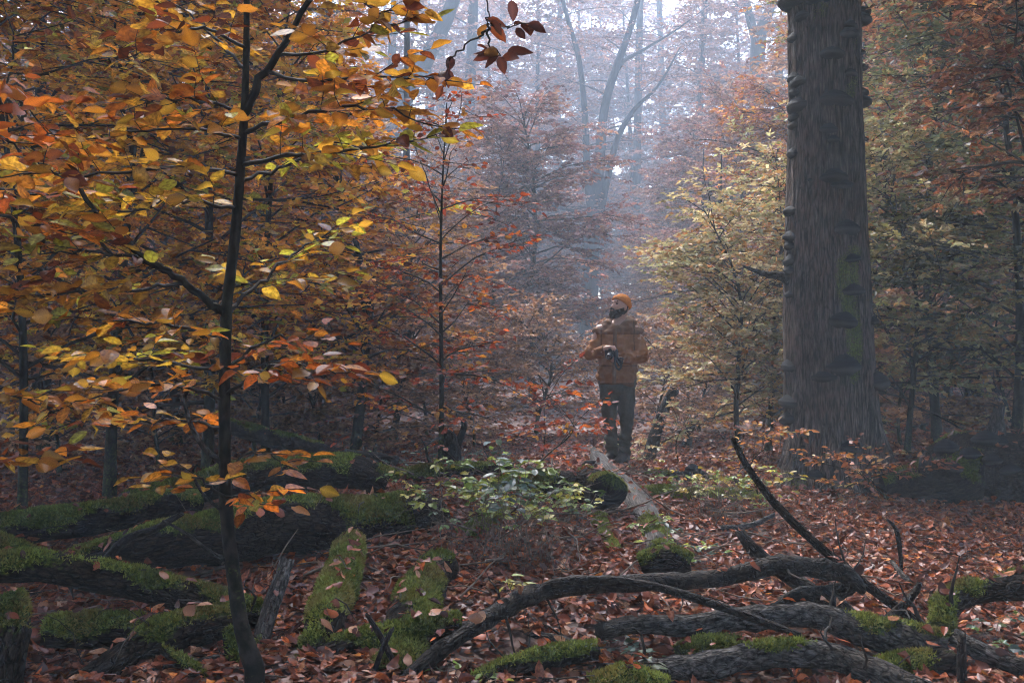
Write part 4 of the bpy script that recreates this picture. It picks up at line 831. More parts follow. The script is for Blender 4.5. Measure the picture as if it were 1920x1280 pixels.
sapling('beech_sapling', 'thin dark stemmed sapling with large glowing yellow and orange leaves in the foreground',
    [(480, 1262, S0, 20), (455, 1180, S0, 15), (438, 1080, S0, 13), (424, 950, S0, 12), (421, 800, S0, 11), (422, 680, S0, 10.8), (426, 570, S0, 10), (440, 450, S0, 9.5), (449, 340, S0, 9), (458, 210, S0, 7.5), (462, 90, S0, 6), (463, -20, S0, 5), (468, -160, S0, 3)],
    [br(OR, 8.5, (457, 215, S0), (490, 150, S0), (530, 90, S0 - .05), (582, 0, S0 - .1), (640, -90, S0 - .15), st=.6),
     br(DK + OR, 4, (582, 0, S0 - .1), (640, -30, S0 - .2), (700, 20, S0 - .35), (760, 15, S0 - .4)),
     br(RD + OR, 4, (520, 105, S0), (600, 95, S0 - .15), (690, 65, S0 - .3), (760, 40, S0 - .35)),
     br(OR, 4, (500, 135, S0), (600, 150, S0 - .2), (720, 140, S0 - .35), (830, 150, S0 - .45)),
     br(OR, 5, (456, 250, S0), (560, 215, S0 - .2), (690, 200, S0 - .4), (810, 235, S0 - .5)),
     br(YL, 5, (452, 310, S0), (560, 290, S0 - .15), (680, 280, S0 - .35), (790, 262, S0 - .5)),
     br(YL, 4, (449, 340, S0), (540, 310, S0 + .15), (620, 265, S0 + .2), (700, 290, S0 + .2)),
     br(OR, 4, (462, 90, S0), (380, 50, S0 - .2), (320, 70, S0 - .3), (250, 105, S0 - .4)),
     br(YL, 4, (460, 130, S0), (400, 70, S0 + .1), (350, 20, S0 + .2), (300, -10, S0 + .2)),
     br(OR, 4, (457, 215, S0), (390, 190, S0 - .2), (310, 185, S0 - .35), (240, 190, S0 - .4)),
     br(YL, 4, (455, 260, S0), (370, 245, S0 - .2), (290, 245, S0 - .3), (200, 258, S0 - .45)),
     br(OR, 4, (450, 330, S0), (340, 310, S0 - .2), (200, 330, S0 - .4), (60, 325, S0 - .5), (-30, 335, S0 - .5)),
     br(YL, 4, (446, 390, S0), (350, 375, S0 - .2), (240, 395, S0 - .35), (120, 400, S0 - .5)),
     br(YL, 8, (420, 585, S0), (395, 570, S0 - .05), (350, 530, S0 - .15), (300, 500, S0 - .25), (250, 470, S0 - .3), (190, 410, S0 - .4), (140, 340, S0 - .45), st=.5),
     br(YL, 4, (320, 510, S0 - .2), (230, 480, S0 - .35), (130, 470, S0 - .4), (40, 480, S0 - .5)),
     br(YL, 4, (350, 530, S0 - .15), (250, 540, S0 - .3), (130, 550, S0 - .4), (30, 560, S0 - .5)),
     br(OR, 4, (421, 640, S0), (320, 610, S0 - .2), (190, 600, S0 - .35), (80, 600, S0 - .45)),
     br(YL, 4, (421, 700, S0), (330, 680, S0 + .1), (220, 670, S0 + .15), (120, 660, S0 + .2)),
     br(OR, 4, (421, 750, S0), (330, 720, S0 - .2), (220, 735, S0 - .3), (130, 760, S0 - .4)),
     br(OR, 4, (421, 800, S0), (340, 790, S0 + .2), (250, 790, S0 + .3), (200, 800, S0 + .3)),
     br(YL, 5, (424, 585, S0), (500, 520, S0 + .2), (560, 470, S0 + .4), (640, 425, S0 + .6)),
     br(RD, 4, (422, 690, S0), (500, 640, S0 + .1), (560, 635, S0 + .15), (610, 640, S0 + .2)),
     br(RD, 4, (422, 740, S0), (500, 690, S0 - .2), (580, 690, S0 - .3), (660, 705, S0 - .4)),
     br(OR, 3, (420, 880, S0), (480, 850, S0 - .1), (530, 868, S0 - .2), st=.4),
     br(OR, 3, (420, 935, S0), (455, 928, S0 - .15), (490, 945, S0 - .2), st=.3),
     br(OR, 3, (424, 930, S0), (380, 905, S0 - .2), (310, 890, S0 - .3), st=.3),
     br(DK, 4, (640, -90, S0 - .15), (780, -120, S0 - .25), (880, -70, S0 - .3), (912, 10, S0 - .3), (916, 45, S0 - .3), st=.95, tl=.05),
     br(DK, 2.6, (916, 45, S0 - .3), (912, 62, S0 - .3), (880, 82, S0 - .3), (848, 104, S0 - .3), (836, 140, S0 - .3), st=.8, tl=.08),
     br(DK, 2.2, (914, 58, S0 - .3), (918, 85, S0 - .3), (935, 104, S0 - .3), st=.95, tl=.05),
     br(DK, 2.2, (914, 40, S0 - .3), (930, 47, S0 - .3), (955, 50, S0 - .3), (985, 44, S0 - .3), st=.95, tl=.05)],
    OR, 301, .088, extra=[(958, 0, S0 - .3, .1, -1, .085, (.13, .035, .02)), (968, 52, S0 - .3, .4, -.6, .06, (.12, .032, .02)), (990, 46, S0 - .3, 1, -.3, .075, (.12, .03, .02)), (936, 106, S0 - .3, -1, -.4, .075, (.12, .035, .02)),
        (936, 106, S0 - .3, .3, -1, .075, (.15, .04, .02)), (940, 108, S0 - .3, 1, -.25, .08, (.22, .05, .02)), (950, 100, S0 - .3, 1, .1, .11, (.14, .035, .02)), (846, 105, S0 - .3, -.2, -1, .06, (.1, .03, .02)), (838, 130, S0 - .3, .2, -1, .07, (.1, .03, .02)), (840, 135, S0 - .3, -.3, -1, .065, (.15, .04, .02))],
    dead=[([(417, 868, S0), (385, 842, S0 - .05), (362, 805, S0 - .1), (350, 770, S0 - .1), (347, 742, S0 - .1), (362, 722, S0 - .1), (388, 718, S0 - .1)], 6),
          ([(430, 1050, S0), (395, 1035, S0 - .05), (350, 1000, S0 - .1), (305, 975, S0 - .1)], 5), ([(420, 960, S0), (385, 930, S0 - .1), (362, 890, S0 - .15), (370, 870, S0 - .15)], 4)])
S1 = 3.7
sapling('beech_sapling', 'rusty orange leaved sapling reaching in from the left edge',
    [(-150, 1400, S1, 16), (-130, 1000, S1, 14), (-120, 600, S1, 12), (-110, 250, S1, 9), (-105, -100, S1, 5)],
    [br(RD, 4, (-110, 180, S1), (-30, 150, S1 - .1), (40, 190, S1 - .15), (90, 250, S1 - .2)),
     br(RD, 4, (-110, 260, S1), (-20, 250, S1 - .1), (50, 290, S1 - .15), (110, 330, S1 - .2)),
     br(RD, 4, (-112, 330, S1), (-20, 350, S1 + .2), (60, 365, S1 + .3), (150, 370, S1 + .4)),
     br(OR, 4, (-115, 420, S1), (-20, 400, S1 - .1), (60, 420, S1 - .1), (140, 440, S1 - .1)),
     br(OR, 4, (-120, 560, S1), (-30, 560, S1), (30, 540, S1), (70, 520, S1)),
     br(OR, 4, (-122, 780, S1), (-30, 740, S1), (40, 750, S1 + .1), (110, 765, S1 + .1)),
     br(OR, 4, (-124, 860, S1), (-30, 850, S1), (30, 865, S1), (100, 875, S1))],
    RD, 302, .086, n_single=120)

# labels of the look-alike trees: which one, by the thing it stands behind or beside
LM = [(0, 'left picture edge'), (205, 'golden beech with the thin dark stem'), (425, 'sapling stem'), (662, 'straight amber beech stem'), (826, 'small copper beech'), (1000, 'copper seedling'), (1155, 'standing man'), (1245, 'leaning dead tree'), (1400, 'yellow green beech'), (1550, 'snag'), (1760, 'rust orange beech'), (1900, 'dark green tree')]
KT = {'low beech bushes': 'low brown beech bush', 'low bushy understory trees': 'small dim bushy tree', 'misty brown understory trees': 'misty brown tree', 'misty understory trees': 'misty reddish tree', 'tall hazy beeches': 'tall pale beech'}
sets = {}
for o in COL.objects:
    if o.parent is None and o.get('group') in KT:
        px = 960 + o.location.x / o.location.y * FPX; l = min(LM, key=lambda q: abs(q[0] - px)); side = 'behind' if abs(px - l[0]) < 35 else ('left of' if px < l[0] else 'right of')
        sets.setdefault((o['group'], side, l[1]), []).append(o)
RK = ['first', 'second', 'third', 'fourth', 'fifth', 'sixth', 'seventh', 'eighth', 'ninth']
for (g, side, l), os_ in sets.items():
    os_.sort(key=lambda o: o.location.y)
    for k, o in enumerate(os_):
        o['label'] = KT[g] + ' ' + side + ' the ' + l + ('' if len(os_) == 1 else ', %s in depth' % RK[min(k, 8)])
# ------------------------------------------------------------------ the man: signed distance shapes meshed with surface nets
class SDF:
    def __init__(s, lo, hi, h):
        s.lo = np.array(lo, float); s.h = h; s.n = np.ceil((np.array(hi) - s.lo) / h).astype(int) + 1
        s.D = np.full(s.n, .2, np.float32)
    def grid(s, lo, hi):
        a = np.clip(np.floor((np.array(lo) - s.lo) / s.h).astype(int), 0, s.n); b = np.clip(np.ceil((np.array(hi) - s.lo) / s.h).astype(int) + 1, 0, s.n)
        sl = tuple(slice(i, j) for i, j in zip(a, b))
        g = np.stack(np.meshgrid(*[s.lo[k] + s.h * np.arange(a[k], b[k]) for k in range(3)], indexing='ij'), -1)
        return sl, g
    def add(s, f, lo, hi, k=.02, sub=False):
        mg = .05; sl, g = s.grid(np.array(lo) - mg, np.array(hi) + mg)
        if g.size == 0: return
        d = f(g); D = s.D[sl]
        if sub: d = -d; hh = np.clip(.5 - .5 * (D - d) / k, 0, 1); s.D[sl] = D * (1 - hh) + d * hh + k * hh * (1 - hh)
        else:
            hh = np.clip(.5 + .5 * (D - d) / k, 0, 1); s.D[sl] = D * (1 - hh) + d * hh - k * hh * (1 - hh)
    def cone(s, a, b, ra, rb, k=.02, sc=(1, 1, 1), sub=False):
        a = np.array(a, float); b = np.array(b, float); sc = np.array(sc, float)
        def f(g):
            pa = (g - a) / sc; ba = (b - a) / sc; t = np.clip(pa @ ba / max(ba @ ba, 1e-9), 0, 1)
            return (np.linalg.norm(pa - t[..., None] * ba, axis=-1) - (ra + (rb - ra) * t)) * min(sc)
        r = max(ra, rb) * sc; s.add(f, np.minimum(a, b) - r, np.maximum(a, b) + r, k, sub)
    def ell(s, c, rad, ax=None, k=.02, sub=False):
        c = np.array(c, float); rad = np.array(rad, float); A = np.eye(3) if ax is None else np.array(ax, float)
        def f(g):
            q = (g - c) @ A.T / rad; l = np.linalg.norm(q, axis=-1); return (l - 1) * rad.min() * np.where(l > .5, 1, 1)
        m = rad.max(); s.add(f, c - m, c + m, k, sub)
    def chain(s, pts, rads, k=.02, sc=(1, 1, 1)):
        for i in range(len(pts) - 1): s.cone(pts[i], pts[i + 1], rads[i], rads[i + 1], k, sc)
    def mesh(s):
        D = s.D; n = np.array(D.shape); neg = D < 0
        idx = np.full(n - 1, -1, np.int64); cnt = np.zeros(n - 1); acc = np.zeros((*(n - 1), 3))
        for ax in range(3):
            o = [a for a in range(3) if a != ax]
            for i in (0, 1):
                for j in (0, 1):
                    sl0 = [None] * 3; sl1 = [None] * 3
                    sl0[ax] = slice(0, n[ax] - 1); sl1[ax] = slice(1, n[ax])
                    for q, v in ((o[0], i), (o[1], j)): sl0[q] = slice(v, n[q] - 1 + v); sl1[q] = sl0[q]
                    d0, d1 = D[tuple(sl0)], D[tuple(sl1)]; cr = (d0 < 0) != (d1 < 0)
                    t = np.where(cr, d0 / np.where(cr, d0 - d1, 1), 0); cnt += cr
                    acc[..., ax] += t; acc[..., o[0]] += cr * i; acc[..., o[1]] += cr * j
        act = cnt > 0; idx[act] = np.arange(act.sum())
        ijk = np.argwhere(act); V = s.lo + s.h * (ijk + acc[act] / cnt[act][:, None])
        Fs = []
        for ax in range(3):
            o = [a for a in range(3) if a != ax]
            c0 = [slice(1, n[k] - 1) for k in range(3)]; c0[ax] = slice(0, n[ax] - 1); c1 = list(c0); c1[ax] = slice(1, n[ax])
            a_, b_ = neg[tuple(c0)], neg[tuple(c1)]; w_ = np.argwhere(a_ != b_)
            if not len(w_): continue
            fl = a_[tuple(w_.T)]; g = w_.copy(); g[:, o[0]] += 1; g[:, o[1]] += 1
            def at(i, j):
                q = g.copy(); q[:, o[0]] -= i; q[:, o[1]] -= j; return idx[tuple(q.T)]
            F = np.stack([at(1, 1), at(0, 1), at(0, 0), at(1, 0)], -1)
            flip = fl if ax != 1 else ~fl
            F[~flip] = F[~flip][:, ::-1]; Fs.append(F)
        return V, np.concatenate(Fs)
def relax(V, F, it=2, lam=.5):
    for _ in range(it):
        A = np.zeros_like(V); c = np.zeros(len(V))
        for i in range(4):
            for j in (1, 3):
                np.add.at(A, F[:, i], V[F[:, (i + j) % 4]]); np.add.at(c, F[:, i], 1)
        V = V + lam * (A / c[:, None] - V)
    return V
def V3(*a): return np.array(a, float)
def person():
    X, Y = (1155 - 960) / FPX * 10.6, 10.6
    base = np.array((X, Y, float(gz(X, Y)) + .005))
    man = thing('person', 'person in brown jacket and orange beanie holding a camera, looking up', 'person', base)
    # head frame
    hc = V3(.045, -.005, 1.665); hf = nrmz(V3(-.80, -.55, .24)); hr = nrmz(np.cross(hf, V3(0, 0, 1))); hu = np.cross(hr, hf)
    A = np.stack([hf, hr, hu]); H = lambda f, r, u: hc + hf * f + hr * r + hu * u
    # ---- body, one skin
    s = SDF((-.42, -.42, .0), (.42, .22, 1.9), .0072)
    s.ell(hc, (.099, .077, .118), A, .02)
    s.cone(H(.03, 0, -.05), H(.068, 0, -.098), .056, .036, .03); s.cone(H(.06, .025, -.03), H(.06, -.025, -.03), .035, .035, .02)
    s.cone(H(.092, 0, .018), H(.112, 0, -.03), .009, .014, .012); s.cone(H(.104, .014, -.036), H(.104, -.014, -.036), .010, .010, .01)
    s.cone(H(.088, .035, .035), H(.088, -.035, .035), .012, .012, .015)
    for r_ in (-1, 1):
        s.ell(H(.088, r_ * .033, .012), (.014, .016, .010), A, .01, sub=True)
        s.ell(H(-.005, r_ * .078, -.008), (.022, .010, .032), A, .01)
    s.cone(H(.103, .02, -.062), H(.103, -.02, -.062), .008, .008, .01)
    s.cone(H(-.03, 0, -.08), V3(.025, .02, 1.44), .054, .058, .03)
    s.cone(V3(.0, .01, 1.36), V3(.0, .01, .95), .15, .15, .05, (1, .68, 1)); s.cone(V3(-.16, .0, 1.42), V3(.19, .02, 1.42), .06, .06, .05)
    RW, LW = V3(-.165, -.225, 1.205), V3(.055, -.225, 1.12)
    s.chain([V3(-.18, 0, 1.41), V3(-.265, -.035, 1.17), RW], [.052, .042, .029], .02); s.chain([V3(.215, .02, 1.41), V3(.278, -.07, 1.15), LW], [.052, .042, .029], .02)
    for a, k_, n_ in ((V3(-.085, .005, .92), V3(-.075, -.02, .5), V3(-.035, .045, .08)), (V3(.10, .005, .92), V3(.112, -.02, .5), V3(.09, .01, .08))): s.chain([a, k_, n_], [.075, .046, .032], .03)
    # hands: right hand on top of the camera, left hand under the lens
    rp = V3(-.115, -.265, 1.228); s.cone(RW, rp, .028, .030, .02, (1, 1, .75)); s.cone(rp + V3(-.018, .012, 0), rp + V3(.022, -.018, .004), .024, .026, .015)
    for i, (dx, dy, l) in enumerate(((.005, -.032, .9), (.020, -.026, 1.0), (.034, -.018, .95), (.046, -.006, .8))):
        k0 = rp + V3(dx, dy, .012); k1 = k0 + V3(.022, -.022, .006) * l; k2 = k1 + V3(.018, -.012, -.022) * l; k3 = k2 + V3(.004, .0, -.02) * l
        s.chain([k0, k1, k2, k3], [.0105, .010, .009, .008], .006)
    s.chain([rp + V3(-.005, .015, -.01), rp + V3(.012, .012, -.035), rp + V3(.034, .0, -.05)], [.013, .011, .009], .008)
    lp = V3(-.005, -.262, 1.108); s.cone(LW, lp, .028, .031, .02, (1, 1, .8)); s.cone(lp + V3(.015, 0, .004), lp + V3(-.03, -.012, .006), .026, .026, .015)
    for i, (dy, dz, l) in enumerate(((-.024, .02, .85), (-.026, .004, 1.0), (-.018, -.010, .95), (-.004, -.018, .8))):
        k0 = lp + V3(-.034, dy, dz); k1 = k0 + V3(-.028, -.006, .004) * l; k2 = k1 + V3(-.020, .004, .012) * l; k3 = k2 + V3(-.008, .006, .016) * l
        s.chain([k0, k1, k2, k3], [.0105, .010, .009, .008], .006)
    s.chain([lp + V3(.0, -.012, .024), lp + V3(-.012, -.022, .052), lp + V3(-.03, -.024, .07)], [.013, .0115, .009], .008)
    V, F = s.mesh(); V = relax(V, F, 1, .4)
    col = np.tile(np.array((.42, .235, .175)), (len(V), 1)); q = (V - hc) @ A.T
    lips = np.exp(-((q[:, 2] + .062) / .007) ** 2 - (q[:, 1] / .022) ** 2) * (q[:, 0] > .09); col = col * (1 - lips[:, None]) + np.array((.30, .12, .10)) * lips[:, None]
    body = part('body', V + base, [F], m_plain('skin', (1, 1, 1), .5, .08, 60, .05, .4, use_col=True), man, col=col)
    # eyes and brows
    for r_ in (-1, 1):
        e = SDF(H(.08, r_ * .033, .012) - .025, H(.08, r_ * .033, .012) + .025, .003); e.ell(H(.080, r_ * .033, .012), (.012, .0125, .010), A, .002); v, f = e.mesh()
        part('eye', v + base, [f], M['eye'], man)
        e = SDF(H(.09, r_ * .036, .04) - .04, H(.09, r_ * .036, .04) + .04, .003); e.cone(H(.098, r_ * .015, .034), H(.088, r_ * .052, .038), .006, .004, .003); v, f = e.mesh()
        part('eyebrow', v + base, [f], M['hair'], man)
    # ---- beard
    s = SDF(hc - .17, hc + .17, .004)
    s.ell(hc, (.105, .083, .124), A, .02); s.cone(H(.03, 0, -.05), H(.072, 0, -.104), .064, .046, .03); s.cone(H(.06, .025, -.03), H(.06, -.025, -.03), .041, .041, .02)
    sl, g = s.grid(s.lo, s.lo + s.h * s.n); q = (g - hc) @ A.T
    s.D = np.maximum(s.D[sl], np.maximum(q[..., 2] + .60 * q[..., 0] + .004, -.05 - q[..., 0])).astype(np.float32)
    s.D = np.maximum(s.D, .022 - np.linalg.norm((q - np.array((.108, 0, -.060))) / np.array((1, 1.3, .55)), axis=-1)).astype(np.float32)
    s.cone(H(.102, .028, -.056), H(.112, 0, -.046), .008, .009, .01); s.cone(H(.102, -.028, -.056), H(.112, 0, -.046), .008, .009, .01)
    V, F = s.mesh(); V = V + nrmz(V - hc) * (.004 * NZ(V * 90, 2))[:, None]; part('beard', V + base, [F], M['hair'], man)
    # ---- beanie
    s = SDF(hc - .19, hc + .19, .0045)
    s.ell(H(-.010, 0, .045), (.108, .090, .098), A, .01)
    s.add(lambda g: ((g - hc) @ A.T)[..., 2] * -1 + .022 - .30 * ((g - hc) @ A.T)[..., 0] * -1 * -1, hc - .19, hc + .19, .006, sub=True) if False else None
    q = None
    sl, g = s.grid(hc - .19, hc + .19); q = (g - hc) @ A.T; cut = .030 + .42 * q[..., 0] - q[..., 2]           # brim plane rises towards the forehead
    s.D[sl] = np.maximum(s.D[sl], cut)
    V, F = s.mesh(); q = (V - hc) @ A.T
    h_ = q[:, 2] - (.030 + .42 * q[:, 0]); th = np.arctan2(q[:, 1], q[:, 0])
    rad = nrmz(np.stack([q[:, 0] + .012, q[:, 1], q[:, 2] * .2], -1)) @ A
    V = V + rad * (np.where(h_ < .048, .010, 0) + .0022 * np.sin(th * 46))[:, None]
    part('beanie', V + base, [F], M['beanie'], man)
    # ---- jacket
    s = SDF((-.42, -.30, .78), (.43, .26, 1.62), .0075)
    s.cone(V3(.005, .01, 1.34), V3(.005, .01, .84), .188, .205, .04, (1, .72, 1)); s.cone(V3(.0, .01, 1.43), V3(-.160, .0, 1.375), .072, .074, .05); s.cone(V3(.04, .01, 1.43), V3(.195, .02, 1.375), .072, .076, .05)
    s.cone(V3(.01, -.02, 1.30), V3(.0, -.02, 1.05), .14, .15, .05, (1, .8, 1))
    s.chain([V3(-.175, 0, 1.375), V3(-.268, -.03, 1.165), V3(-.155, -.215, 1.207)], [.078, .062, .043], .03)
    s.chain([V3(.205, .02, 1.375), V3(.28, -.065, 1.145), V3(.06, -.215, 1.12)], [.080, .062, .043], .03)
    # collar and hood
    for k in range(14):
        a0, a1 = [2 * np.pi * (k + q_) / 14 for q_ in (0, 1)]
        pt = lambda a: V3(.028 + .092 * math.cos(a), .02 + .088 * math.sin(a), 1.492 + .045 * math.sin(a) + .012 * math.cos(a))
        s.cone(pt(a0), pt(a1), .036 + .012 * max(0, math.sin(a0)), .036 + .012 * max(0, math.sin(a1)), .02)
    s.cone(V3(-.04, .11, 1.48), V3(.10, .11, 1.50), .065, .08, .04); s.cone(V3(.10, .09, 1.53), V3(.17, .03, 1.50), .052, .050, .04); s.cone(V3(.165, .03, 1.50), V3(.12, -.07, 1.455), .045, .034, .03); s.cone(V3(.12, -.07, 1.455), V3(.02, -.105, 1.435), .034, .026, .02); s.cone(V3(-.09, .03, 1.50), V3(-.075, -.07, 1.50), .03, .022, .02)
    s.cone(V3(.028, .02, 1.72), V3(.025, .005, 1.42), .075, .062, .015, sub=True)
    s.cone(V3(-.03, -.13, 1.58), V3(.01, -.06, 1.45), .045, .022, .02, sub=True)
    sl, g = s.grid(s.lo, s.lo + s.h * s.n)
    x, y, z = g[..., 0], g[..., 1], g[..., 2]
    fold = .021 * NZ(g * np.array((9, 9, 14)) + 2, 2) + .009 * NZ(g * np.array((26, 26, 12)) + 5, 1)
    arm = np.clip((np.abs(x - .01) - .17) / .05, 0, 1) + np.clip((-.13 - y) / .04, 0, 1)
    fold = fold + .006 * np.clip(arm, 0, 1) * np.sin(z * 75 + x * 40 + 7 * NZ(g * 9)) * (.5 + NZ(g * 6 + 3))
    s.D = (s.D[sl] + fold).astype(np.float32)
    hem = .845 - .03 * np.clip((x - .05) / .1, 0, 1) + .004 * np.sin(x * 40) - z
    s.D = np.maximum(s.D, hem).astype(np.float32)
    V, F = s.mesh(); V = relax(V, F, 1, .5)
    z = V[:, 2]; yoke = np.clip((z - 1.385 - .02 * NZ(V * 4)) / .015, 0, 1)[:, None]
    low = np.clip((1.045 - z) / .01, 0, 1)[:, None] * (V[:, 1:2] > -.16)
    col = np.array((.235, .096, .038)) * (1 - yoke) + np.array((.14, .070, .039)) * yoke; col = col * (1 - .28 * low)
    seam = (np.abs(z - 1.38) < .006) | (np.abs(z - 1.045) < .007) | ((np.abs(np.abs(V[:, 0] - .01) - .175) < .006) & (z > 1.2)) | (z < .862); col[seam] *= .5
    cuff = (np.linalg.norm(V - V3(-.155, -.215, 1.207), axis=1) < .075) | (np.linalg.norm(V - V3(.06, -.215, 1.12), axis=1) < .07); col[cuff] *= .72
    jk = part('jacket', V + base, [F], m_plain('brown_jacket', (1, 1, 1), .8, .14, 35, .25, .2, use_col=True), man, col=col)
    # zip placket laid on the jacket front
    bvh = BVHTree.FromPolygons([tuple(v) for v in V], [tuple(f) for f in F]); rows = []
    for zz in np.linspace(.86, 1.43, 30):
        xc = -.035 + .02 * (zz - .86); r_ = []
        for dx in (-.022, -.018, .018, .022):
            h_ = bvh.ray_cast(Vector((xc + dx, -.6, zz)), Vector((0, 1, 0)))[0]; yy = h_.y if h_ else -.14
            r_.append((xc + dx, yy - (.008 if abs(dx) < .02 else -.004), zz))
        rows.append(r_)
    pv = np.array(rows); pv[:, :, 1] = np.minimum.accumulate(pv[:, :, 1], 0) * 0 + pv[:, :, 1]
    ok = [i for i in range(30) if pv[i, :, 1].min() > -.19]
    pv = pv[ok]; n = len(pv); i = np.arange(n - 1)[:, None] * 4; j = np.arange(3)[None]
    part('zip_placket', pv.reshape(-1, 3) + base, [np.stack([i + j, i + j + 1, i + 5 + j, i + 4 + j], -1).reshape(-1, 4)], M['jacket_dark'], man)
    # ---- trousers
    s = SDF((-.30, -.20, .05), (.32, .22, 1.0), .0075)
    s.cone(V3(.005, .01, .96), V3(.005, .01, .86), .165, .175, .04, (1, .74, 1))
    s.chain([V3(-.085, .005, .88), V3(-.075, -.02, .50), V3(-.035, .045, .10)], [.106, .074, .060], .015); s.chain([V3(.102, .005, .88), V3(.112, -.02, .50), V3(.09, .01, .10)], [.108, .076, .062], .015)
    sl, g = s.grid(s.lo, s.lo + s.h * s.n); z = g[..., 2]; lowk = np.clip((.62 - z) / .4, 0, 1)
    fold = .009 * NZ(g * np.array((10, 10, 9)) + 1, 2) + .010 * lowk * np.sin(z * 70 + g[..., 0] * 30 + 4 * NZ(g * 7 + 3)) + .004 * NZ(g * 30, 1)
    s.D = np.maximum(s.D[sl] + fold, .085 - z).astype(np.float32); V, F = s.mesh(); V = relax(V, F, 1, .5)
    patch = np.clip((NZ(V * np.array((5, 5, 3)) + 9) - .1) * 5, 0, 1)[:, None]
    col = np.array((.044, .040, .030)) * (1 - patch) + np.array((.07, .059, .043)) * patch
    part('trousers', V + base, [F], m_plain('dark_trousers', (1, 1, 1), .75, .2, 60, .2, .25, use_col=True), man, col=col)
    # ---- boots
    for an, toe in ((V3(.085, .01, .10), V3(.015, -.165, .045)), (V3(-.03, .045, .10), V3(-.115, -.09, .045))):
        s = SDF(np.minimum(an, toe) - .12, np.maximum(an, toe) + V3(.12, .12, .12), .006); d = nrmz((toe - an) * V3(1, 1, 0))
        s.cone(an + V3(0, 0, .06), an - V3(0, 0, .04), .056, .058, .03); s.cone(an - d * .035 - V3(0, 0, .055), toe, .052, .046, .03)
        s.cone(an - V3(0, 0, .01), toe + V3(0, 0, .012) - d * .03, .045, .040, .04)
        s.D = np.maximum(s.D, -(s.lo[2] + s.h * np.arange(s.n[2]))[None, None, :] + .002).astype(np.float32); V, F = s.mesh()
        V = V + nrmz(V - an) * (.003 * NZ(V * 50, 2))[:, None]; o = part('boot', V + base, [F], M['boot'], man)
        s2 = SDF(np.minimum(an, toe) - .12, np.maximum(an, toe) + V3(.12, .12, .12), .006); s2.cone(an - d * .04 - V3(0, 0, .08), toe - V3(0, 0, .025), .056, .050, .01); zc = (s2.lo[2] + s2.h * np.arange(s2.n[2]))[None, None, :]
        s2.D = np.maximum(np.maximum(s2.D, -zc), zc - .028).astype(np.float32); v2, f2 = s2.mesh(); part('sole', v2 + base, [f2], M['black'], o)
    # ---- the camera in his hands
    cb = V3(-.075, -.275, 1.172); cm = thing('held_camera', 'black camera with dangling strap held in both hands of the person', 'camera', base + cb)
    f = nrmz(V3(-.35, -.85, -.38)); r_ = nrmz(np.cross(f, V3(0, 0, 1))); u = np.cross(r_, f); A2 = np.stack([r_, f, u])
    s = SDF(cb - .14, cb + .14, .0045)
    def rbox(c, hx, rad):
        def fn(g):
            q = np.abs((g - c) @ A2.T) - (np.array(hx) - rad); return np.linalg.norm(np.maximum(q, 0), axis=-1) + np.minimum(q.max(-1), 0) - rad
        return fn
    s.add(rbox(cb, (.068, .022, .046), .010), cb - .09, cb + .09, .006); s.add(rbox(cb + u * .05 + f * .006, (.024, .024, .016), .010), cb - .09, cb + .1, .012); s.add(rbox(cb - r_ * .05 + f * .018, (.018, .026, .040), .012), cb - .1, cb + .1, .01)
    V, F = s.mesh(); part('camera_body', V + base, [F], M['black'], cm)
    C = np.array([cb + f * t for t in (.018, .03, .034, .06, .064, .092, .096, .10)]); lv, lf, luv, _ = tube(C, np.array([.034, .034, .031, .031, .034, .034, .032, .030]), 20, 0, cap=(True, False))
    ln = part('lens', lv + base, lf, M['black'], cm)
    C = np.array([cb + f * t for t in (.088, .090, .0915)]); lv, lf, luv, _ = tube(C, np.array([.029, .029, .022]), 20, 0); part('front_glass', lv + base, lf, M['glass'], ln)
    for sg, dz, ph in ((-1, .19, 0), (-1, .15, 1.2), (-1, .11, 2.2)):
        a = cb + r_ * (-.072 * -1 if sg > 0 else -.072) + u * .03; 
        pts = [a, a + V3(-.03, -.01, -.05), a + V3(-.025 + .02 * ph, -.02, -dz * .8), a + V3(.01 + .008 * ph, -.02, -dz), a + V3(.03 + .008 * ph, -.015, -dz * .7), cb + r_ * .02 - u * .05]
        C = catmull(np.array(pts), 24); T, Nn, Bn = frames(C); wv = Nn * .011
        V = np.stack([C - wv - Bn * .0015, C + wv - Bn * .0015, C + wv + Bn * .0015, C - wv + Bn * .0015], 1).reshape(-1, 3); i = np.arange(23)[:, None] * 4; j = np.arange(4)[None]; j2 = (j + 1) % 4
        part('strap', V + base, [np.stack([i + j, i + j2, i + 4 + j2, i + 4 + j], -1).reshape(-1, 4)], M['strap'], cm)
M['eye'] = m_plain('eye', (.03, .02, .015), .15, .1, 60, 0, .5)
M['hair'] = m_plain('beard_hair', (.028, .019, .014), .8, .5, 140, .6, .2)
M['beanie'] = m_plain('orange_knit', (.55, .20, .05), .9, .18, 90, .4, .1)
M['jacket_dark'] = m_plain('brown_placket', (.115, .058, .030), .75, .15, 40, .2, .25)
M['boot'] = m_plain('boot_leather', (.022, .017, .015), .6, .3, 50, .3, .35)
M['black'] = m_plain('black_plastic', (.012, .012, .013), .4, .2, 60, .1, .5)
M['glass'] = m_plain('lens_glass', (.01, .012, .02), .06, .05, 20, 0, .9)
M['strap'] = m_plain('strap_fabric', (.014, .016, .022), .7, .2, 80, .2, .3)
person()
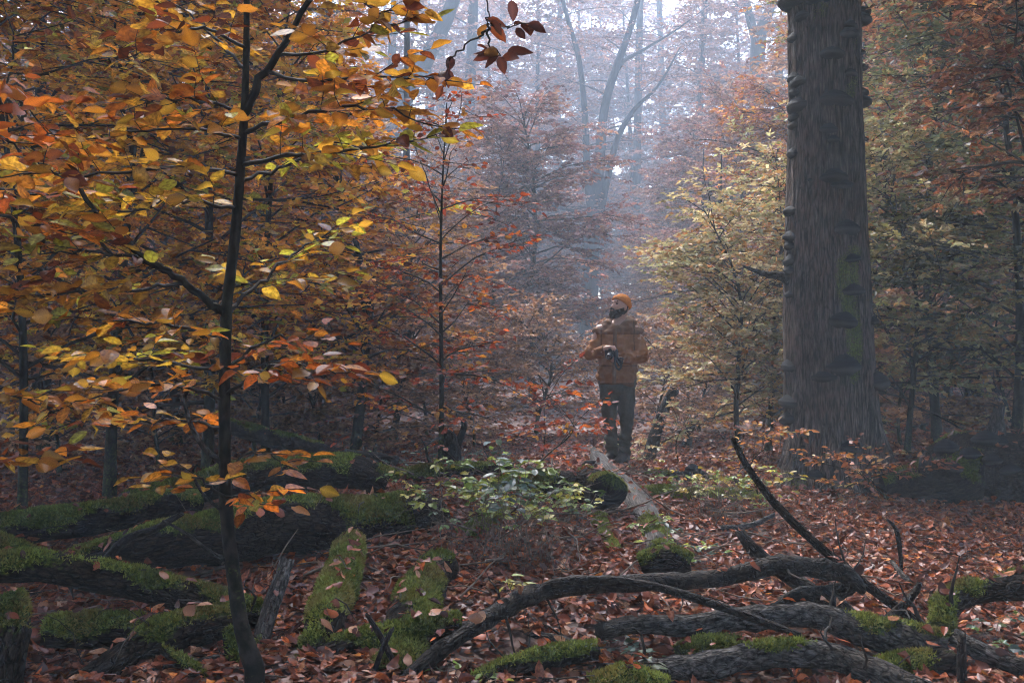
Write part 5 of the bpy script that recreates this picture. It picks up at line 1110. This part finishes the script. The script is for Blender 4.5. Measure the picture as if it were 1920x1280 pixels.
# ------------------------------------------------------------------ low plants
def plant(name, label, px, py, Y, stems, seed, pal, h, spread, size=.05, nl=7, stem='twig_pale', mat='green', cat='plant', tri=True, kind=2, group=None, thick=.0025):
    rng = np.random.default_rng(seed); b = P(px, py, Y); b[2] = float(gz(b[0], b[1])); t = thing(name, label, cat, b, group); B = Fol()
    for k in range(stems):
        az = rng.uniform(0, 6.28); L = h * rng.uniform(.55, 1.1); out = spread * rng.uniform(.3, 1.0)
        p0 = b + np.array((rng.normal(0, spread * .25), rng.normal(0, spread * .25), -.03)); d = np.array((math.cos(az), math.sin(az), 0))
        pts = np.array([p0, p0 + d * out * .25 + V3(0, 0, L * .6), p0 + d * out * .65 + V3(0, 0, L * .95), p0 + d * out + V3(0, 0, L * .85)]); C = catmull(pts, 12); C[1:] += rng.normal(0, .008, (11, 3))
        for i in range(11): B.seg.append((C[i], C[i + 1], thick * (1 - i * .05), thick * (1 - (i + 1) * .05)))
        for q in range(nl):
            i = rng.integers(3, 12); p = C[i]; a = rng.uniform(0, 6.28); pd = np.array((math.cos(a), math.sin(a), rng.normal(.15, .25))); st_ = p + pd * rng.uniform(.015, .05); B.seg.append((p, st_, thick * .5, thick * .4))
            c = pick(pal, 1, rng)[0] * math.exp(rng.normal(0, .2)); sz = size * rng.uniform(.6, 1.25)
            for da in ((-1.0, 0, 1.0) if tri else (0,)):
                ld = np.array((math.cos(a + da), math.sin(a + da), rng.normal(-.12, .2))); B.lp.append(st_[None]); B.ld.append(ld[None]); B.ln.append((V3(0, 0, 1) + rng.normal(0, .3, 3))[None]); B.ls.append(np.array([sz * (1 if da == 0 else .85)])); B.lc.append((c * rng.uniform(.85, 1.1))[None])
    s = B.seg; V, F = prisms(np.array([a for a, _, _, _ in s]), np.array([b_ for _, b_, _, _ in s]), np.array([c for _, _, c, _ in s]), np.array([d for _, _, _, d in s]), 3)
    part('stems', V, [F], M[stem], t)['kind'] = 'stuff'
    if B.lp:
        p, d, n, sz, c = leaf_arrays(B); m = len(p); V, F, k = leaf_verts(kind, p, d, n, sz, rng.uniform(.6, .85, m), rng.uniform(.05, .3, m), rng.normal(-.08, .12, m))
        part('leaves', V, F, M[mat], t, col=np.repeat(c, k, 0), smooth=False)['kind'] = 'stuff'
    return t
BG = [((.16, .25, .05), 3), ((.27, .35, .07), 3), ((.40, .42, .07), 2.4), ((.11, .17, .09), 1.8), ((.50, .42, .06), 1.0)]
BY = [((.38, .36, .05), 3), ((.48, .36, .05), 3), ((.26, .30, .06), 2), ((.50, .25, .05), 1)]
BB = [((.07, .12, .085), 3), ((.09, .14, .10), 3), ((.12, .17, .08), 1.5)]
plant('bramble_bush', 'green bramble bush in the middle of the leaf floor below the man', 935, 1050, 6.4, 28, 401, BG, .60, .5, .064, 8)
plant('bramble_bush', 'blue green holly shoot standing inside the bramble bush', 925, 1075, 6.1, 7, 402, BB, .70, .28, .075, 8, tri=False)
plant('bramble_bush', 'yellow green bramble sprig at the left of the bramble bush', 800, 1010, 6.6, 7, 403, BY[:3] + BG[:1], .5, .35, .055, 4)
plant('bramble_bush', 'yellow leaved sprig just above the arched branch', 955, 1110, 5.0, 4, 404, BY, .30, .18, .055, 6, tri=False)
plant('bramble_bush', 'low green bramble patch left of the black hollow log', 1045, 960, 7.3, 14, 405, BG, .26, .4, .06, 6)
plant('bramble_bush', 'low bramble with grey green leaves right of the grey log', 1260, 1030, 6.4, 10, 406, BB[:2] + BG[:3], .22, .5, .055, 5)
plant('bramble_bush', 'yellow leaved bramble by the mossy log, left of the leaning stick', 1340, 985, 8.3, 22, 407, BY + BG[:2], .42, .65, .055, 6)
plant('bramble_bush', 'yellow and green seedling patch right beside the leaning stick', 1440, 985, 8.0, 10, 408, BY + BG[:1], .38, .45, .045, 5)
plant('bramble_bush', 'creeping grey green bramble on the grey branch in the foreground', 1130, 1195, 4.7, 6, 409, BB, .10, .45, .06, 5)
plant('bramble_bush', 'tiny green plant at the bottom under the arched branch', 900, 1270, 4.3, 3, 410, BG, .10, .15, .05, 4, tri=False)
plant('bramble_bush', 'dark green bramble near the bottom right corner', 1860, 1165, 5.2, 6, 411, BG[:1] + BB, .15, .35, .05, 4)
plant('dead_bramble', 'tangle of dry bare bramble stems below the bramble bush', 960, 1075, 6.0, 80, 412, BG, .42, .75, .04, 0, cat='bramble', thick=.0022)
plant('dead_bramble', 'thin dry stems under the yellow leaved bramble', 1330, 1000, 7.8, 50, 413, BG, .40, .55, .04, 0, cat='bramble', thick=.002)
plant('dead_bramble', 'sparse dry stems before the snag', 1560, 985, 8.4, 26, 414, BG, .35, .7, .04, 0, cat='bramble', thick=.002)
plant('dead_bramble', 'dry twigs in the shade below the brown mossy log', 260, 1190, 4.7, 10, 415, BG, .3, .5, .04, 0, cat='bramble', thick=.003, stem='twig')
plant('bramble_bush', 'pale tipped plant on the mound behind the prong stump', 880, 890, 9.2, 8, 416, BG[:2] + BB, .2, .5, .045, 4)
plant('bramble_bush', 'small green plants on the mound by the dark bare log', 740, 880, 8.8, 8, 417, BG[:2] + BB, .18, .5, .045, 4)

# ------------------------------------------------------------------ fallen leaves dropped on ground and logs
LC = np.array([(.21, .060, .027), (.27, .088, .040), (.13, .038, .020), (.29, .13, .062), (.36, .195, .115), (.38, .095, .024), (.075, .027, .017), (.50, .18, .03)])
LW = np.array([3.4, 3, 3.0, 1.7, .5, 1.3, 1.8, .3]); LW /= LW.sum()
def litter():
    V = np.concatenate(COLV); F = np.concatenate(COLF); ng = len(GF)
    # triangles keep the bvh simple
    tri = np.concatenate([F[:, [0, 1, 2]], F[:, [0, 2, 3]]]); isg = np.concatenate([np.arange(len(F)) < ng] * 2)
    bvh = BVHTree.FromPolygons(V.tolist(), tri.tolist(), all_triangles=True)
    rng = np.random.default_rng(11)
    def drop(n, y0, y1, spread, keep_log):
        Y = np.sqrt(rng.uniform(y0 ** 2, y1 ** 2, n)); X = rng.uniform(-spread, spread, n) * Y
        out = []
        for x, y in zip(X, Y):
            r = bvh.ray_cast(Vector((x, y, 1.3)), Vector((0, 0, -1)), 3.0)
            if r[0] is None: continue
            g = isg[r[2]]
            if not g and (rng.random() > keep_log or r[1].z < .5 or r[0].z > .95): continue
            out.append((*r[0], *(r[1] if r[1].z > 0 else -r[1]), g))
        return np.array(out)
    def leaves(D, size, kind, lift=.012, tilt=.26):
        n = len(D); az = rng.uniform(0, 6.28, n); nn = D[:, 3:6] + rng.normal(0, tilt, (n, 3)); nn[:, 2] = np.abs(nn[:, 2]) + .2
        d = np.stack([np.cos(az), np.sin(az), rng.normal(0, .12, n)], -1); nn = nrmz(nn); d = nrmz(d - nn * np.sum(d * nn, 1, keepdims=True))
        sz = size * rng.uniform(.45, 1.25, n); pos = D[:, :3] - d * sz[:, None] * .5; pos[:, 2] += rng.uniform(.004, lift, n) + sz * .12
        return pos, d, nn, sz
    near = drop(44000, 3.9, 9.2, .62, .11); u_ = np.sqrt(rng.uniform(3.9 ** 2, 7.0 ** 2, 7000)); xx = rng.uniform(-.6, .6, 7000) * u_; near = np.concatenate([near, np.column_stack([xx, u_, gz(xx, u_), xx * 0, xx * 0, xx * 0 + 1, xx * 0 + 1])]); pos, d, nn, sz = leaves(near, .068, 1, .028)
    c = LC[rng.choice(len(LC), len(pos), p=LW)] * np.exp(rng.normal(0, .22, (len(pos), 1)))
    # the 300 that show largest become leaves of their own
    vis = (np.abs(pos[:, 0] / pos[:, 1] * FPX) < 950) & ((CAMZ - pos[:, 2]) / pos[:, 1] * FPX < 630)
    sc_ = sz / pos[:, 1] * np.abs(np.sum(nn * nrmz(pos - V3(0, 0, CAMZ)), 1)) * vis; sel = np.argsort(-sc_)[:300]; keep = np.ones(len(pos), bool); keep[sel] = False
    p, d2, n2, s2, c2 = pos[keep], d[keep], nn[keep], sz[keep], c[keep]; m = len(p)
    v, f, k = leaf_verts(1, p, d2, n2, s2, rng.uniform(.52, .75, m), rng.normal(.1, .3, m), rng.normal(.0, .30, m))
    o = part('leaf_litter', v, f, M['litter'], ground, col=np.repeat(c2, k, 0), smooth=False); o['kind'] = 'stuff'
    var = []
    for q in range(36):
        LV, LF, k = leaf_verts(2, np.zeros((1, 3)), V3(1, 0, 0)[None], V3(0, 0, 1)[None], np.ones(1), rng.uniform(.55, .75, 1), rng.normal(.1, .25, 1), rng.normal(0, .25, 1), rng.normal(0, .035, (1, 15)))
        cc = LC[rng.choice(len(LC), p=LW)] * math.exp(rng.normal(0, .2)); lc = np.repeat(cc[None], k, 0) * rng.uniform(.88, 1.12, (k, 1)); lc[:5] *= 1.2; var.append(mesh_data('leaf', LV, LF, M['litter'], col=lc))
    for i in sel:
        x, z = d[i], nn[i]; y = np.cross(z, x); o = bpy.data.objects.new('leaf', var[i % 36]); COL.objects.link(o); o.parent = ground
        mt = Matrix(np.stack([x, y, z], 1).tolist()).to_4x4() @ Matrix.Scale(float(sz[i]), 4); mt.translation = Vector(pos[i]); o.matrix_local = mt
    tw = drop(1500, 3.9, 10, .6, .3); p0 = tw[:, :3] + V3(0, 0, .02); az = rng.uniform(0, 6.28, len(tw)); ln = rng.uniform(.05, .35, len(tw)); dv = np.stack([np.cos(az), np.sin(az), rng.normal(.05, .12, len(tw))], -1)
    mid = p0 + dv * ln[:, None] * .5; dv2 = nrmz(dv + rng.normal(0, .25, dv.shape)); rr_ = rng.uniform(.0015, .005, len(tw)); V1, F1 = prisms(np.concatenate([p0, mid]), np.concatenate([mid, mid + dv2 * ln[:, None] * .5]), np.concatenate([rr_, rr_ * .8]), np.concatenate([rr_ * .8, rr_ * .5]), 4)
    part('fallen_twigs', V1, [F1], M['twig'], ground)['kind'] = 'stuff'
    q = np.stack([rng.uniform(-2.4, 2.2, 260), rng.uniform(5.2, 9.6, 260)], -1); q = np.column_stack([q, gz(q[:, 0], q[:, 1]) + rng.uniform(.01, .09, 260)]); az = rng.uniform(0, 6.28, 260); ln = rng.uniform(.2, .8, 260); rr_ = rng.uniform(.003, .010, 260); s0, s1, a0, a1 = [], [], [], []
    dv = np.stack([np.cos(az), np.sin(az), rng.normal(.06, .22, 260)], -1)
    for k in range(4):
        e2 = q + nrmz(dv) * ln[:, None] / 4; s0.append(q); s1.append(e2); a0.append(rr_ * (1 - k * .2)); a1.append(rr_ * (.8 - k * .2)); q = e2; dv = nrmz(dv) + rng.normal(0, .22, dv.shape)
    V1, F1 = prisms(np.concatenate(s0), np.concatenate(s1), np.concatenate(a0), np.concatenate(a1), 4); part('fallen_twigs', V1, [F1], M['twig_pale'], ground)['kind'] = 'stuff'
    far = drop(60000, 9.2, 17, .62, .25); p, d, nn, s = leaves(far, .085, 0, .03, .35); c = LC[rng.choice(len(LC), len(p), p=LW)] * np.exp(rng.normal(0, .22, (len(p), 1))); m = len(p)
    v, f, k = leaf_verts(0, p, d, nn, s, rng.uniform(.6, .85, m), rng.normal(.1, .3, m), rng.normal(0, .2, m)); o = part('leaf_litter', v, f, M['litter'], ground, col=np.repeat(c, k, 0), smooth=False); o['kind'] = 'stuff'
    far = drop(16000, 17, 34, .62, .25); p, d, nn, s = leaves(far, .16, 0, .03, .4); c = LC[rng.choice(len(LC), len(p), p=LW)] * np.exp(rng.normal(0, .22, (len(p), 1))); m = len(p)
    v, f, k = leaf_verts(0, p, d, nn, s, rng.uniform(.6, .85, m), rng.normal(.1, .3, m), rng.normal(0, .2, m)); o = part('leaf_litter', v, f, M['litter'], ground, col=np.repeat(c, k, 0), smooth=False); o['kind'] = 'stuff'
litter()

# ------------------------------------------------------------------ mist
def haze():
    x0, x1, y0, y1, z0, z1 = -171, 171, -61, 211, float(GV[:, 2].min()) - 1, 48.
    V = [(a, b, c) for c in (z0, z1) for b in (y0, y1) for a in (x0, x1)]
    F = np.array([(0, 2, 3, 1), (4, 5, 7, 6), (0, 1, 5, 4), (2, 6, 7, 3), (0, 4, 6, 2), (1, 3, 7, 5)])
    m, nt, N, L = mat_new('mist'); v = N('VolumePrincipled'); v.inputs['Color'].default_value = (.68, .81, .93, 1); v.inputs['Density'].default_value = HAZE_DENSITY; v.inputs['Anisotropy'].default_value = .1
    o = N('OutputMaterial'); L(v.outputs[0], o.inputs['Volume']); tag(part('haze', V, [F], m, smooth=False), 'pale blue autumn mist filling the forest', 'mist', kind='stuff')
haze()
